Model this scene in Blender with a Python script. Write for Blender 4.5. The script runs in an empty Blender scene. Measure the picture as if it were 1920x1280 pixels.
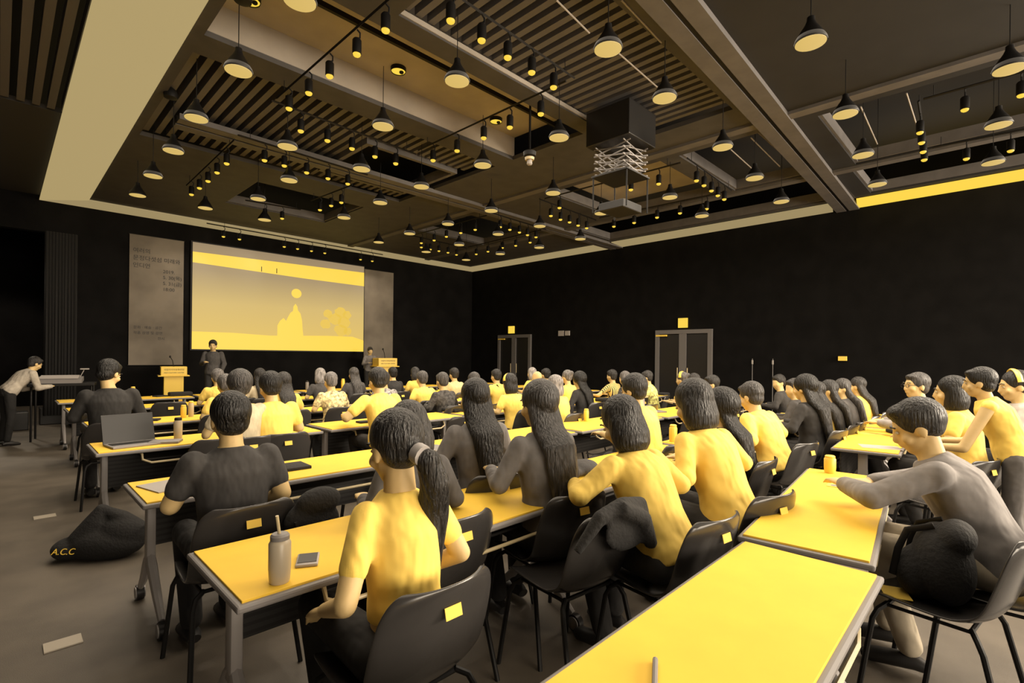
import bpy, bmesh, math, random
from math import sin, cos, pi, radians as rad
from mathutils import Vector as V, Matrix as Mx, Euler
random.seed(7)
SC = bpy.context.scene
COL = SC.collection

# ---------------------------------------------------------------- camera
FPX, CYP, HC = 948.0, 667.0, 1.50
YAW, ROLL = rad(45.4), rad(0.63)
Fw = V((sin(YAW), cos(YAW), 0)); R0 = V((cos(YAW), -sin(YAW), 0)); Up = V((0, 0, 1))
Rt = R0 * cos(ROLL) + Up * sin(ROLL); Ut = Up * cos(ROLL) - R0 * sin(ROLL)
cam_data = bpy.data.cameras.new('camera'); cam = bpy.data.objects.new('camera', cam_data); COL.objects.link(cam)
cam.matrix_world = Mx(((Rt.x, Ut.x, -Fw.x, 0), (Rt.y, Ut.y, -Fw.y, 0), (Rt.z, Ut.z, -Fw.z, HC), (0, 0, 0, 1)))
cam_data.sensor_width = 36.0; cam_data.lens = FPX / 1920 * 36.0
cam_data.shift_y = (CYP - 640) / 1920.0
cam_data.clip_start = 0.05; cam_data.clip_end = 100
SC.camera = cam

# ---------------------------------------------------------------- world, exposure
w = bpy.data.worlds.new('world'); SC.world = w; w.use_nodes = True
w.node_tree.nodes['Background'].inputs[0].default_value = (1.0, 0.84, 0.70, 1)
w.node_tree.nodes['Background'].inputs[1].default_value = 0.25
SC.view_settings.view_transform = 'Standard'; SC.view_settings.look = 'None'
SC.view_settings.exposure = 0.0; SC.view_settings.gamma = 1.0
LCOL = (1.0, 0.85, 0.66)

def area(name, loc, target, sx, sy, power):
    d = bpy.data.lights.new(name, 'AREA'); d.shape = 'RECTANGLE'; d.size = sx; d.size_y = sy; d.energy = power; d.color = LCOL
    o = bpy.data.objects.new(name, d); COL.objects.link(o); o.location = loc
    o.rotation_euler = (V(target) - V(loc)).to_track_quat('-Z', 'Y').to_euler()
    return o
# hall lighting: windows behind the seats on the right, ceiling lamps, and added fills
area('window_daylight', (10.0, -6.0, 3.2), (4.5, 2.0, 0.6), 6, 2.6, 2000)
area('rear_fill', (2.0, -7.0, 2.2), (2.5, 3.0, 1.0), 7, 2.2, 700)  # added fill behind the camera, brightens backs and shirts
area('right_aisle_fill', (6.0, -0.8, 3.9), (6.0, -0.6, 0.0), 3, 2, 260)  # added overhead fill, brightens the floor of the right aisle
area('rear_ceiling_lamps', (2.5, -2.6, 4.4), (4.0, 2.5, 0.0), 4, 2.0, 40)
area('middle_ceiling_lamps', (5.0, 4.6, 4.05), (5.0, 4.6, 0.0), 10, 10, 620)

# ---------------------------------------------------------------- helpers
def ray(px, py):
    u = (px - 960) / FPX; v = (CYP - py) / FPX
    return Fw + Rt * u + Ut * v
def at_z(px, py, z):
    d = ray(px, py); return V((0, 0, HC)) + d * ((z - HC) / d.z)
def at_t(px, t):
    u = (px - 960) / FPX; p = (Fw + R0 * u) * t; return p

def val(v):
    """a warm grey of reflectance v: neutral when dark, yellow when light"""
    k = max(0.0, min(1.0, (v - 0.30) / 0.4))
    return (v, v * (0.93 - 0.17 * k), v * (0.90 - 0.66 * k), 1)
MATS = {}
def mat(name, v, rough=0.6, noise=0.0, nscale=20.0, bump=0.0, bscale=40.0, metal=0.0, emis=0.0, ecol=None, stretch=None, spec=0.5, stripe=None, col=None, bdist=0.02):
    if name in MATS: return MATS[name]
    m = bpy.data.materials.new(name); m.use_nodes = True; nt = m.node_tree; b = nt.nodes['Principled BSDF']
    c = col or val(v)
    b.inputs['Base Color'].default_value = c; b.inputs['Roughness'].default_value = rough; b.inputs['Metallic'].default_value = metal
    b.inputs['Specular IOR Level'].default_value = spec
    tc = nt.nodes.new('ShaderNodeTexCoord'); mp = nt.nodes.new('ShaderNodeMapping'); nt.links.new(tc.outputs['Object'], mp.inputs[0])
    if stretch: mp.inputs['Scale'].default_value = stretch
    if stripe:
        wv = nt.nodes.new('ShaderNodeTexWave'); wv.bands_direction = stripe[0]; wv.inputs['Scale'].default_value = stripe[1]; wv.inputs['Distortion'].default_value = 0.6
        nt.links.new(mp.outputs[0], wv.inputs[0]); r = nt.nodes.new('ShaderNodeValToRGB'); r.color_ramp.elements[0].position = stripe[3]; r.color_ramp.elements[1].position = stripe[3] + 0.08
        r.color_ramp.elements[0].color = val(stripe[2]); r.color_ramp.elements[1].color = c
        nt.links.new(wv.outputs[0], r.inputs[0]); nt.links.new(r.outputs[0], b.inputs['Base Color'])
    elif noise > 0:
        n = nt.nodes.new('ShaderNodeTexNoise'); n.inputs['Scale'].default_value = nscale; n.inputs['Detail'].default_value = 4
        nt.links.new(mp.outputs[0], n.inputs[0]); r = nt.nodes.new('ShaderNodeValToRGB')
        r.color_ramp.elements[0].position = 0.35; r.color_ramp.elements[1].position = 0.65
        r.color_ramp.elements[0].color = tuple([x * (1 - noise) for x in c[:3]] + [1]); r.color_ramp.elements[1].color = tuple([min(1, x * (1 + noise)) for x in c[:3]] + [1])
        nt.links.new(n.outputs[0], r.inputs[0]); nt.links.new(r.outputs[0], b.inputs['Base Color'])
    if bump > 0:
        n2 = nt.nodes.new('ShaderNodeTexNoise'); n2.inputs['Scale'].default_value = bscale; n2.inputs['Detail'].default_value = 3
        nt.links.new(mp.outputs[0], n2.inputs[0]); bp = nt.nodes.new('ShaderNodeBump'); bp.inputs['Strength'].default_value = bump; bp.inputs['Distance'].default_value = bdist
        nt.links.new(n2.outputs[0], bp.inputs['Height']); nt.links.new(bp.outputs[0], b.inputs['Normal'])
    if emis > 0:
        b.inputs['Emission Color'].default_value = (ecol or (1.0, 0.67, 0.07)) + (1,); b.inputs['Emission Strength'].default_value = emis
    MATS[name] = m; return m

def link(name, me, m, parent=None):
    o = bpy.data.objects.new(name, me); COL.objects.link(o)
    if m is not None:
        me.materials.clear()
        for q in (m if isinstance(m, (list, tuple)) else [m]): me.materials.append(q)
    if parent is not None: o.parent = parent
    return o
def tag(o, label=None, cat=None, group=None, kind=None):
    if label: o['label'] = label
    if cat: o['category'] = cat
    if group: o['group'] = group
    if kind: o['kind'] = kind
    return o
def thing(name, label, cat, loc=(0, 0, 0), rz=0.0, group=None):
    o = bpy.data.objects.new(name, None); COL.objects.link(o); o.location = loc; o.rotation_euler = (0, 0, rz); o.empty_display_size = 0.1
    return tag(o, label, cat, group)
def dup(root, loc=None, rz=None, label=None, group=None, name=None):
    def cp(o, par):
        c = o.copy(); COL.objects.link(c)
        if par is not None: c.parent = par
        for ch in [x for x in o.children]: cp(ch, c)
        return c
    r = cp(root, None)
    if loc is not None: r.location = loc
    if rz is not None: r.rotation_euler = (0, 0, rz)
    if label: r['label'] = label
    if group: r['group'] = group
    return r

class MB:
    """collects shapes into one mesh"""
    def __init__(s): s.bm = bmesh.new()
    def box(s, c, d, rz=0.0, bev=0.0, rot=None):
        g = bmesh.ops.create_cube(s.bm, size=1.0)['verts']
        M = Mx.Translation(c) @ (rot.to_4x4() if rot is not None else Mx.Rotation(rz, 4, 'Z')) @ Mx.Diagonal((d[0], d[1], d[2], 1))
        bmesh.ops.transform(s.bm, matrix=M, verts=g)
        if bev > 0:
            es = list({e for v in g for e in v.link_edges})
            bmesh.ops.bevel(s.bm, geom=es, offset=bev, segments=2, profile=0.5, affect='EDGES', clamp_overlap=True)
        return s
    def loft(s, secs, n=16, cap=True):
        """secs: (centre, rx, ry, side, up2): an ellipse rx along side, ry along up2"""
        rings = []
        for (c, rx, ry, sd, u2) in secs:
            rings.append([s.bm.verts.new(V(c) + sd * (rx * cos(2 * pi * i / n)) + u2 * (ry * sin(2 * pi * i / n))) for i in range(n)])
        for a, b in zip(rings, rings[1:]):
            for i in range(n): s.bm.faces.new((a[i], a[(i + 1) % n], b[(i + 1) % n], b[i]))
        if cap:
            s.bm.faces.new(rings[0][::-1]); s.bm.faces.new(rings[-1])
        return s
    def path(s, pts, rad_, n=10, flat=1.0, side=None):
        """a tube of varying radius through pts"""
        pts = [V(p) for p in pts]
        if not isinstance(rad_, (list, tuple)): rad_ = [rad_] * len(pts)
        secs = []; prev = None
        for i, p in enumerate(pts):
            t = (pts[min(i + 1, len(pts) - 1)] - pts[max(i - 1, 0)]).normalized()
            ref = V(side) if side is not None else (prev if prev is not None else (V((0, 0, 1)) if abs(t.z) < 0.9 else V((1, 0, 0))))
            a = (ref - t * ref.dot(t)).normalized(); b = t.cross(a); prev = a
            secs.append((p, rad_[i], rad_[i] * flat, a, b))
        return s.loft(secs, n)
    def ball(s, c, r, rot=None, sub=2):
        g = bmesh.ops.create_icosphere(s.bm, subdivisions=sub, radius=1.0)['verts']
        r = r if isinstance(r, (list, tuple)) else (r, r, r)
        M = Mx.Translation(c) @ (rot.to_4x4() if rot is not None else Mx.Identity(4)) @ Mx.Diagonal((r[0], r[1], r[2], 1))
        bmesh.ops.transform(s.bm, matrix=M, verts=g); return s
    def caps(s, a, b, ra, rb, n=12, flat=1.0, side=None):
        """capsule with two radii"""
        a = V(a); b = V(b); t = (b - a).normalized(); P = []; Rr = []
        for k in (-1.0, -0.8, -0.45): P.append(a + t * (ra * k)); Rr.append(ra * math.sqrt(max(0.02, 1 - k * k)))
        P += [a, b]; Rr += [ra, rb]
        for k in (0.45, 0.8, 1.0): P.append(b + t * (rb * k)); Rr.append(rb * math.sqrt(max(0.02, 1 - k * k)))
        return s.path(P, Rr, n, flat, side)
    def lathe(s, prof, c=(0, 0, 0), n=24, cap=True):
        X = V((1, 0, 0)); Y = V((0, 1, 0))
        return s.loft([(V(c) + V((0, 0, z)), r, r, X, Y) for (r, z) in prof], n, cap)
    def grid(s, P):
        vs = [[s.bm.verts.new(p) for p in row] for row in P]
        for i in range(len(vs) - 1):
            for j in range(len(vs[0]) - 1): s.bm.faces.new((vs[i][j], vs[i][j + 1], vs[i + 1][j + 1], vs[i + 1][j]))
        return s
    def prism(s, pts, z0, z1):
        a = [s.bm.verts.new((x, y, z0)) for x, y in pts]; b = [s.bm.verts.new((x, y, z1)) for x, y in pts]; n = len(pts)
        s.bm.faces.new(a[::-1]); s.bm.faces.new(b)
        for i in range(n): s.bm.faces.new((a[i], a[(i + 1) % n], b[(i + 1) % n], b[i]))
        return s
    def xform(s, M): bmesh.ops.transform(s.bm, matrix=M, verts=s.bm.verts); return s
    def mesh(s, name, smooth=True):
        bmesh.ops.recalc_face_normals(s.bm, faces=s.bm.faces)
        me = bpy.data.meshes.new(name); s.bm.to_mesh(me); s.bm.free()
        if smooth:
            me.polygons.foreach_set('use_smooth', [True] * len(me.polygons)); 
            try: me.set_sharp_from_angle(angle=rad(38))
            except Exception: pass
        return me
    def build(s, name, m, parent=None, smooth=True): return link(name, s.mesh(name, smooth), m, parent)
    def remesh(s, name, vox, it=4, fac=0.5):
        """fuse everything collected into ONE continuous surface"""
        bmesh.ops.recalc_face_normals(s.bm, faces=s.bm.faces)
        me = bpy.data.meshes.new('tmp'); s.bm.to_mesh(me); s.bm.free()
        o = bpy.data.objects.new('tmp', me); COL.objects.link(o)
        r = o.modifiers.new('r', 'REMESH'); r.mode = 'VOXEL'; r.voxel_size = vox; r.use_smooth_shade = True
        k = o.modifiers.new('s', 'SMOOTH'); k.factor = fac; k.iterations = it
        dg = bpy.context.evaluated_depsgraph_get(); ev = o.evaluated_get(dg)
        out = bpy.data.meshes.new_from_object(ev, preserve_all_data_layers=False, depsgraph=dg); out.name = name
        bpy.data.objects.remove(o); bpy.data.meshes.remove(me)
        out.polygons.foreach_set('use_smooth', [True] * len(out.polygons))
        return out
def text(name, s, size, m, parent, loc, rot, align='LEFT', extr=0.001):
    c = bpy.data.curves.new(name, 'FONT'); c.body = s; c.size = size; c.align_x = align; c.extrude = extr
    q = bpy.data.objects.new('tmp', c); COL.objects.link(q); dg = bpy.context.evaluated_depsgraph_get()
    me = bpy.data.meshes.new_from_object(q.evaluated_get(dg)); bpy.data.objects.remove(q); me.name = name
    o = link(name, me, m, parent); o.location = loc; o.rotation_euler = rot; o['kind'] = 'stuff'
    return o

# ---------------------------------------------------------------- materials
m_floor = mat('floor_carpet', 0.0, 0.5, col=(0.105, 0.088, 0.068, 1), noise=0.18, nscale=3.0, bump=0.15, bscale=300, spec=0.4)
m_wall = mat('dark_wall', 0.006, 0.85, noise=0.25, nscale=2.0, bump=0.1, bscale=60, spec=0.08)
m_wall_r = mat('dark_fabric_wall', 0.005, 0.85, noise=0.2, nscale=3.0, bump=0.1, bscale=80, spec=0.08)
m_back = mat('back_of_hall_wall', 0.25, 0.8)
m_ceil_right = mat('ceiling_panel_shaded', 0.014, 0.8, noise=0.12, nscale=4.0)  # copy of the ceiling panel with the right bay's shade in its colour
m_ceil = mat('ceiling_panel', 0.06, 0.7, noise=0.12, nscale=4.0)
m_ceil_lit = mat('ceiling_duct_lit', 0.0, col=(0.36, 0.32, 0.27, 1), rough=0.6, noise=0.1, nscale=2.0)  # lit look of the ceiling recesses put into a paler colour
m_ceil_dk = mat('ceiling_void', 0.02, 0.9)
m_slat = mat('ceiling_slat', 0.12, 0.6)
m_beam = mat('ceiling_beam', 0.12, 0.6, noise=0.1, nscale=5)
m_frame = mat('door_frame_paint', 0.12, 0.5)
m_black = mat('black_metal', 0.008, 0.5, spec=0.25)
m_blackp = mat('black_plastic', 0.012, 0.35)
m_blackf = mat('black_fabric', 0.010, 0.9, bump=0.3, bscale=60)
m_shell = mat('chair_shell', 0.035, 0.24, noise=0.05, nscale=9, spec=0.6)
m_top = mat('table_laminate', 0.0, 0.6, noise=0.03, nscale=6, col=(0.75, 0.48, 0.05, 1), spec=0.2)
m_edge = mat('table_edge_band', 0.17, 0.5)
m_leg = mat('grey_leg_paint', 0.30, 0.4)
m_panel = mat('modesty_panel', 0.03, 0.6, stripe=('Z', 9.0, 0.014, 0.35))
m_white = mat('white_plastic', 0.0, 0.4, col=(0.82, 0.56, 0.08, 1))
m_paper = mat('paper', 0.0, 0.8, col=(0.80, 0.55, 0.09, 1))
m_tan = mat('tan_card', 0.33, 0.7)
m_chrome = mat('pale_metal', 0.55, 0.35)
m_grey = mat('grey_plastic', 0.2, 0.5)
m_ink = mat('ink', 0.02, 0.6)
m_glow = mat('lamp_glow', 0.0, 0.5, emis=1.0)
m_bulb = mat('bulb_glow', 0.0, 0.5, emis=1.0)
m_sign = mat('exit_sign_glow', 0.0, 0.5, emis=0.95)
m_disc = mat('pendant_diffuser', 0.1, 0.5, emis=0.62, ecol=(1.0, 0.70, 0.20))
m_scr = {}
def glow(name, e, c): return mat(name, 0.01, 0.6, emis=e, ecol=c)

def struct(name, mb, m, smooth=False, kind='structure'):
    o = mb.build(name, m, None, smooth); o['kind'] = kind; return o
XW, YW = 12.0, 13.9       # right wall, stage wall
# floor, walls
struct('floor', MB().box((5.0, 5.5, -0.05), (18.4, 28.4, 0.1)), m_floor)
struct('wall_right', MB().box((XW + 0.1, 3.5, 2.7), (0.2, 20.8, 5.4)), m_wall_r)
mb = MB()
mb.box((6.6, YW + 0.1, 2.7), (10.94, 0.2, 5.4))
struct('wall_front', mb, m_wall); struct('wall_front', MB().box((-0.8, YW + 0.1, 4.75), (3.86, 0.2, 1.7)), m_wall)
d = bpy.data.lights.new('backstage_fill', 'SPOT'); d.energy = 260; d.spot_size = rad(120); d.color = LCOL; d.shadow_soft_size = 0.3  # added unseen fill, lights the floor beyond the stage opening
l = bpy.data.objects.new('backstage_fill', d); COL.objects.link(l); l.location = (-0.4, 16.0, 4.6)
struct('wall_backstage', MB().box((0.0, 19.0, 2.7), (6.0, 0.2, 5.4)), m_wall)
struct('wall_left', MB().box((-2.8, 6.0, 2.7), (0.2, 26, 5.4)), m_wall)
struct('wall_rear', MB().box((5.0, -7.6, 2.7), (15.6, 0.2, 5.4)), m_back)
# stage curtain strip and tall dark sliding partition at the stage opening
mb = MB(); P = []
for i in range(60):
    x = 0.62 + 0.5 * i / 59.0
    P.append([V((x, YW - 0.12 + 0.03 * sin(i * 1.1), z)) for z in (0.2, 2.0, 3.9)])
c = mb.grid(P).build('stage_curtain', m_blackf); sol = c.modifiers.new('t', 'SOLIDIFY'); sol.thickness = 0.02
tag(c, 'narrow black pleated curtain hanging at the left end of the stage wall', 'curtain')
# stage platform
struct('trim_stage', MB().box((6.0, 13.05, 0.1), (10.0, 1.7, 0.2), bev=0.01), m_blackf)
# ceiling: void above, panels round openings
def ceil_piece(x0, x1, y0, y1, z=4.555, h=0.06): return ((x0 + x1) / 2, (y0 + y1) / 2, z + h / 2), (x1 - x0, y1 - y0, h)
struct('ceiling', MB().box((5.0, 5.5, 5.5), (18.4, 27, 0.1)), m_ceil_dk)
openings = [(1.36, 5.6, 4.2, 5.55), (1.36, 5.6, 5.95, 8.75), (2.5, 6.3, 2.45, 3.95), (1.36, 2.0, -1.0, 1.6),
            (7.2, 9.4, -2.2, 1.75), (9.65, 11.2, -2.2, 1.85), (7.2, 9.4, 2.45, 3.6), (9.65, 11.2, 2.5, 7.5), (7.2, 9.4, 3.9, 6.2), (7.2, 9.4, 8.4, 10.4), (3.2, 5.3, 9.6, 11.4)]
xs = sorted({1.24, 11.35} | {o[0] for o in openings} | {o[1] for o in openings}); ys = sorted({-3.0, 13.25} | {o[2] for o in openings} | {o[3] for o in openings})
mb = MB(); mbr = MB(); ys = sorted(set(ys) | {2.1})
for i in range(len(xs) - 1):
    j = 0
    while j < len(ys) - 1:
        cx = (xs[i] + xs[i + 1]) / 2
        def solid(k): 
            cy = (ys[k] + ys[k + 1]) / 2
            return not any(o[0] < cx < o[1] and o[2] < cy < o[3] for o in openings)
        if not solid(j): j += 1; continue
        k = j
        while k + 1 < len(ys) - 1 and solid(k + 1) and abs(ys[k + 1] - 2.1) > 1e-6: k += 1
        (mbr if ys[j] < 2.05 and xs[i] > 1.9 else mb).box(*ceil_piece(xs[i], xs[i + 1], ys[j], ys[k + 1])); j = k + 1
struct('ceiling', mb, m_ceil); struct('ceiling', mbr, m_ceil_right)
# outer ceiling strip left of the cove, slatted
mb = MB()
for i in range(-18, 5): mb.box((0.02 + i * 0.14, 3.0, 4.68), (0.075, 11.6, 0.14))
struct('ceiling', mb, m_slat)
struct('ceiling', MB().box((-1.1, 11.4, 4.65), (3.4, 5.0, 0.06)), mat('ceiling_edge_panel', 0.035, 0.8))
# slatted bays
mb = MB()
for (x0, x1, y0, y1) in (openings[1], openings[2]):
    n = int((x1 - x0) / 0.14)
    for i in range(n):
        xx = x0 + 0.07 + i * 0.14
        if (x0, y0) == (1.36, 5.95) and xx > 3.7:
            for (a, b) in ((y0, 6.65), (8.4, y1)): mb.box((xx, (a + b) / 2, 4.72), (0.07, b - a, 0.16))
        else: mb.box((xx, (y0 + y1) / 2, 4.72), (0.07, y1 - y0, 0.16))
struct('ceiling', mb, m_slat)
# coffer rims: pale edges round the recessed squares
mb = MB()
def rim(x0, x1, y0, y1, z=4.58, w_=0.07, h=0.16):
    mb.box(((x0 + x1) / 2, y0, z + h / 2), (x1 - x0 + w_, w_, h)); mb.box(((x0 + x1) / 2, y1, z + h / 2), (x1 - x0 + w_, w_, h))
    mb.box((x0, (y0 + y1) / 2, z + h / 2), (w_, y1 - y0 - w_, h)); mb.box((x1, (y0 + y1) / 2, z + h / 2), (w_, y1 - y0 - w_, h))
rim(3.78, 5.4, 6.75, 8.3)
for o_ in openings[4:]: rim(*o_)
struct('trim_coffer', mb, m_beam)
# long duct box, its lit look put into the colour, recessed between the slatted bays (Y 4.2-5.7)
mb = MB(); mb.box((3.48, 4.88, 4.95), (4.3, 1.42, 0.08))
mb.box((3.48, 4.17, 4.78), (4.3, 0.06, 0.34)); mb.box((3.48, 5.58, 4.78), (4.3, 0.06, 0.34))
struct('ceiling', mb, m_ceil_lit)
struct('trim_duct', MB().box((3.48, 4.46, 4.66), (4.3, 0.035, 0.05)), m_black)
struct('trim_duct', MB().box((3.48, 5.78, 4.6), (4.3, 0.36, 0.05)).box((3.48, 4.05, 4.6), (4.3, 0.22, 0.05)), m_ceil_lit)
# panel inside the coffer near the projector, coloured paler to look lit
struct('ceiling', MB().box((8.3, 5.05, 4.88), (2.1, 2.2, 0.06)), m_ceil_lit)
# cross beams: two rails with a dark gap, reaching the right wall
for yb in (2.18, 7.8):
    ra = 0.035 if yb < 3 else 0.0
    mb = MB(); mb.box((6.8, yb - 0.11, 4.53), (10.4, 0.17, 0.07), ra); mb.box((6.8, yb + 0.11, 4.53), (10.4, 0.17, 0.07), ra)
    struct('beam_cross', mb, m_beam)
    struct('beam_cross', MB().box((6.8, yb, 4.545), (10.4, 0.06, 0.08), ra), m_black)
for xb in (6.9, 9.52):
    struct('beam_long', MB().box((xb, 5.1, 4.54), (0.16, 16.3, 0.05)), m_beam)
# cove strips round the ceiling
def cove(pts, m, lab):
    o = MB().prism(pts, 4.525, 4.545).build('cove_light', m, None, False)
    tag(o, lab, 'cove light', 'cove light strips')
cl = glow('cove_glow_soft', 0.42, (1.0, 0.76, 0.34)); cr = glow('cove_glow_dim', 0.33, (1.0, 0.76, 0.36)); cb = glow('cove_glow_bright', 1.0, (1.0, 0.67, 0.07))
cove([(0.54, -2.5), (1.24, -2.5), (1.24, 13.2), (0.54, 13.9)], cl, 'wide pale cove light strip running overhead at the left edge of the ceiling')
cove([(0.54, 13.9), (1.24, 13.2), (11.35, 13.25), (12.0, 13.9)], cr, 'long pale cove light strip above the stage wall and screen')
cove([(12.0, 13.9), (11.35, 13.25), (11.35, 7.98), (12.0, 7.98)], cr, 'cove light strip on the right wall nearest the stage corner')
cove([(12.0, 7.62), (11.35, 7.55), (11.35, 2.5), (12.0, 2.62)], cr, 'middle cove light strip on the right wall between the two cross beams')
cove([(12.0, 2.2), (11.35, 2.1), (11.35, -4.0), (12.0, -4.0)], cb, 'bright yellow cove light strip at the upper right')
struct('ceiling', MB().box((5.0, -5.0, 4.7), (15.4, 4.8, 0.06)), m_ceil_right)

# ---------------------------------------------------------------- doors, signs
def dbl_door(n, y0, y1, h):
    root = bpy.data.objects.new('door_%d' % n, None); COL.objects.link(root); root['kind'] = 'structure'; root.location = (XW, (y0 + y1) / 2, 0)
    W = y1 - y0; f = MB()
    f.box((-0.03, W / 2 - 0.05, h / 2), (0.08, 0.1, h)); f.box((-0.03, -W / 2 + 0.05, h / 2), (0.08, 0.1, h)); f.box((-0.03, 0, h - 0.05), (0.08, W - 0.2, 0.1)); f.box((-0.035, 0, (h - 0.1) / 2), (0.06, 0.18, h - 0.1))
    f.build('frame', m_frame, root, False)
    for s in (-1, 1):
        lf = MB().box((-0.012, s * (W / 4 + 0.0), (h - 0.1) / 2), (0.02, W / 2 - 0.2, h - 0.12)).build('leaf', m_blackp, root, False)
        MB().path([(-0.06, s * 0.13, 0.95), (-0.06, s * 0.13, 1.25)], 0.012).build('handle', m_chrome, lf)
        if s > 0: MB().box((-0.06, s * (W / 4) + 0.2, h - 0.14), (0.05, 0.3, 0.04)).build('closer', m_white, lf, False)
dbl_door(1, 10.95, 12.46, 2.2); dbl_door(2, 5.08, 6.56, 2.2)
def wallbox(name, y, z, w_, h_, m, label, cat, d=0.05, x=XW):
    o = MB().box((x - d / 2, y, z), (d, w_, h_), bev=0.004).build(name, m, None, False); return tag(o, label, cat)
wallbox('exit_sign', 11.85, 2.37, 0.26, 0.24, m_sign, 'small glowing square exit sign over the far door, nearest the stage', 'sign')
wallbox('exit_sign', 5.83, 2.37, 0.24, 0.24, m_sign, 'glowing square exit sign over the nearer double door', 'sign')
wallbox('wall_control_box', 9.72, 2.2, 0.2, 0.16, m_tan, 'small pale wall box, left one of the pair between the two doors', 'control box')
wallbox('wall_control_box', 9.48, 2.2, 0.16, 0.14, m_tan, 'small pale wall box, right one of the pair between the two doors', 'control box')
wallbox('wall_notice', 2.42, 1.52, 0.15, 0.09, m_paper, 'small pale notice on the dark right wall above the row of students', 'notice')
for yy, side in ((4.15, 'left'), (3.72, 'right')):
    t = thing('wall_rail_post', 'thin upright metal rod on the right wall beyond the door, the %s one of two' % side, 'rod', (XW - 0.06, yy, 0), 0, 'thin rods on the right wall')
    MB().path([(0, 0, 0), (0, 0, 1.5)], 0.006, 6).build('rod', m_grey, t); MB().box((0, 0, 1.42), (0.02, 0.03, 0.09)).build('clip', m_tan, t, False)

# ---------------------------------------------------------------- screen and banners
Ys = YW - 0.06
def flat(name, pts, m, parent, y, th=0.004):
    mb = MB(); a = [mb.bm.verts.new((x, y, z)) for x, z in pts]; b = [mb.bm.verts.new((x, y + th, z)) for x, z in pts]; n = len(pts)
    mb.bm.faces.new(a); mb.bm.faces.new(b[::-1])
    for i in range(n): mb.bm.faces.new((a[i], b[i], b[(i + 1) % n], a[(i + 1) % n]))
    return mb.build(name, m, parent, False)
X0, X1, Z0, Z1 = 3.2, 7.66, 1.58, 4.12
t = thing('projection_screen', 'large lit projection screen showing a pale landscape slide under a round moon', 'screen', (0, 0, 0))
MB().box(((X0 + X1) / 2, YW - 0.035, (Z0 + Z1) / 2), (X1 - X0 + 0.06, 0.05, Z1 - Z0 + 0.06)).build('housing', m_black, t, False)
# the slide's own picture: a sky that pales toward the horizon, a band, a disc, pale shapes and ground
msky = glow('slide_sky', 1.0, (1.0, 0.67, 0.07)); nt = msky.node_tree; b = nt.nodes['Principled BSDF']
tc = nt.nodes.new('ShaderNodeTexCoord'); sp = nt.nodes.new('ShaderNodeSeparateXYZ'); nt.links.new(tc.outputs['Object'], sp.inputs[0])
mr = nt.nodes.new('ShaderNodeMapRange'); mr.inputs[1].default_value = Z0; mr.inputs[2].default_value = Z1; nt.links.new(sp.outputs[2], mr.inputs[0])
rp = nt.nodes.new('ShaderNodeValToRGB'); rp.color_ramp.elements[0].position = 0.1; rp.color_ramp.elements[0].color = (0.74, 0.51, 0.12, 1)
rp.color_ramp.elements[1].position = 1.0; rp.color_ramp.elements[1].color = (0.30, 0.215, 0.12, 1)
e = rp.color_ramp.elements.new(0.45); e.color = (0.64, 0.455, 0.15, 1); e = rp.color_ramp.elements.new(0.75); e.color = (0.38, 0.275, 0.14, 1)
nt.links.new(mr.outputs[0], rp.inputs[0]); nt.links.new(rp.outputs[0], b.inputs['Emission Color']); b.inputs['Emission Strength'].default_value = 1.0
flat('slide_image', [(X0, Z0), (X1, Z0), (X1, Z1), (X0, Z1)], msky, t, Ys - 0.02)
def sx(px, py):   # a point of the slide given as fractions of its width and height
    return (X0 + (X1 - X0) * px, Z0 + (Z1 - Z0) * py)
flat('slide_title_band', [sx(0, .91), sx(1, .93), sx(1, .77), sx(.6, .78), sx(0, .81)], m_glow, t, Ys - 0.026)
cx, cz = sx(.55, .61)
flat('slide_moon', [(cx + 0.135 * cos(a * pi / 16), cz + 0.125 * sin(a * pi / 16)) for a in range(32)], m_glow, t, Ys - 0.026)
flat('slide_ground', [sx(0, 0), sx(1, 0), sx(1, .13), sx(.92, .17), sx(.75, .17), sx(.4, .15), sx(.2, .165), sx(0, .165)], m_glow, t, Ys - 0.026)
hill = [(.44, .15), (.44, .26), (.455, .31), (.475, .34), (.49, .31), (.50, .35), (.515, .40), (.53, .42), (.533, .47), (.545, .5), (.556, .47), (.56, .43), (.575, .40), (.585, .33), (.59, .22), (.595, .15)]
flat('slide_pale_rocks', [sx(*p) for p in hill], m_glow, t, Ys - 0.025)
m_tree = glow('slide_tree', 0.8, (1.0, 0.67, 0.10))
rnd = random.Random(3)
for (px, py, r) in ((.735, .30, .035), (.75, .42, .03), (.80, .36, .045), (.835, .44, .04), (.86, .33, .045), (.88, .42, .03), (.84, .24, .045), (.885, .23, .03)):
    flat('slide_tree_clump', [sx(px + r * cos(a * pi / 8) * (0.8 + 0.3 * rnd.random()), py + r * 1.6 * sin(a * pi / 8) * (0.8 + 0.3 * rnd.random())) for a in range(16)], m_tree, t, Ys - 0.024)
for (px) in (.345, .43): flat('slide_title_mark', [sx(px, .80), sx(px + .004, .80), sx(px + .004, .85), sx(px, .85)], m_ink, t, Ys - 0.03)

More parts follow.
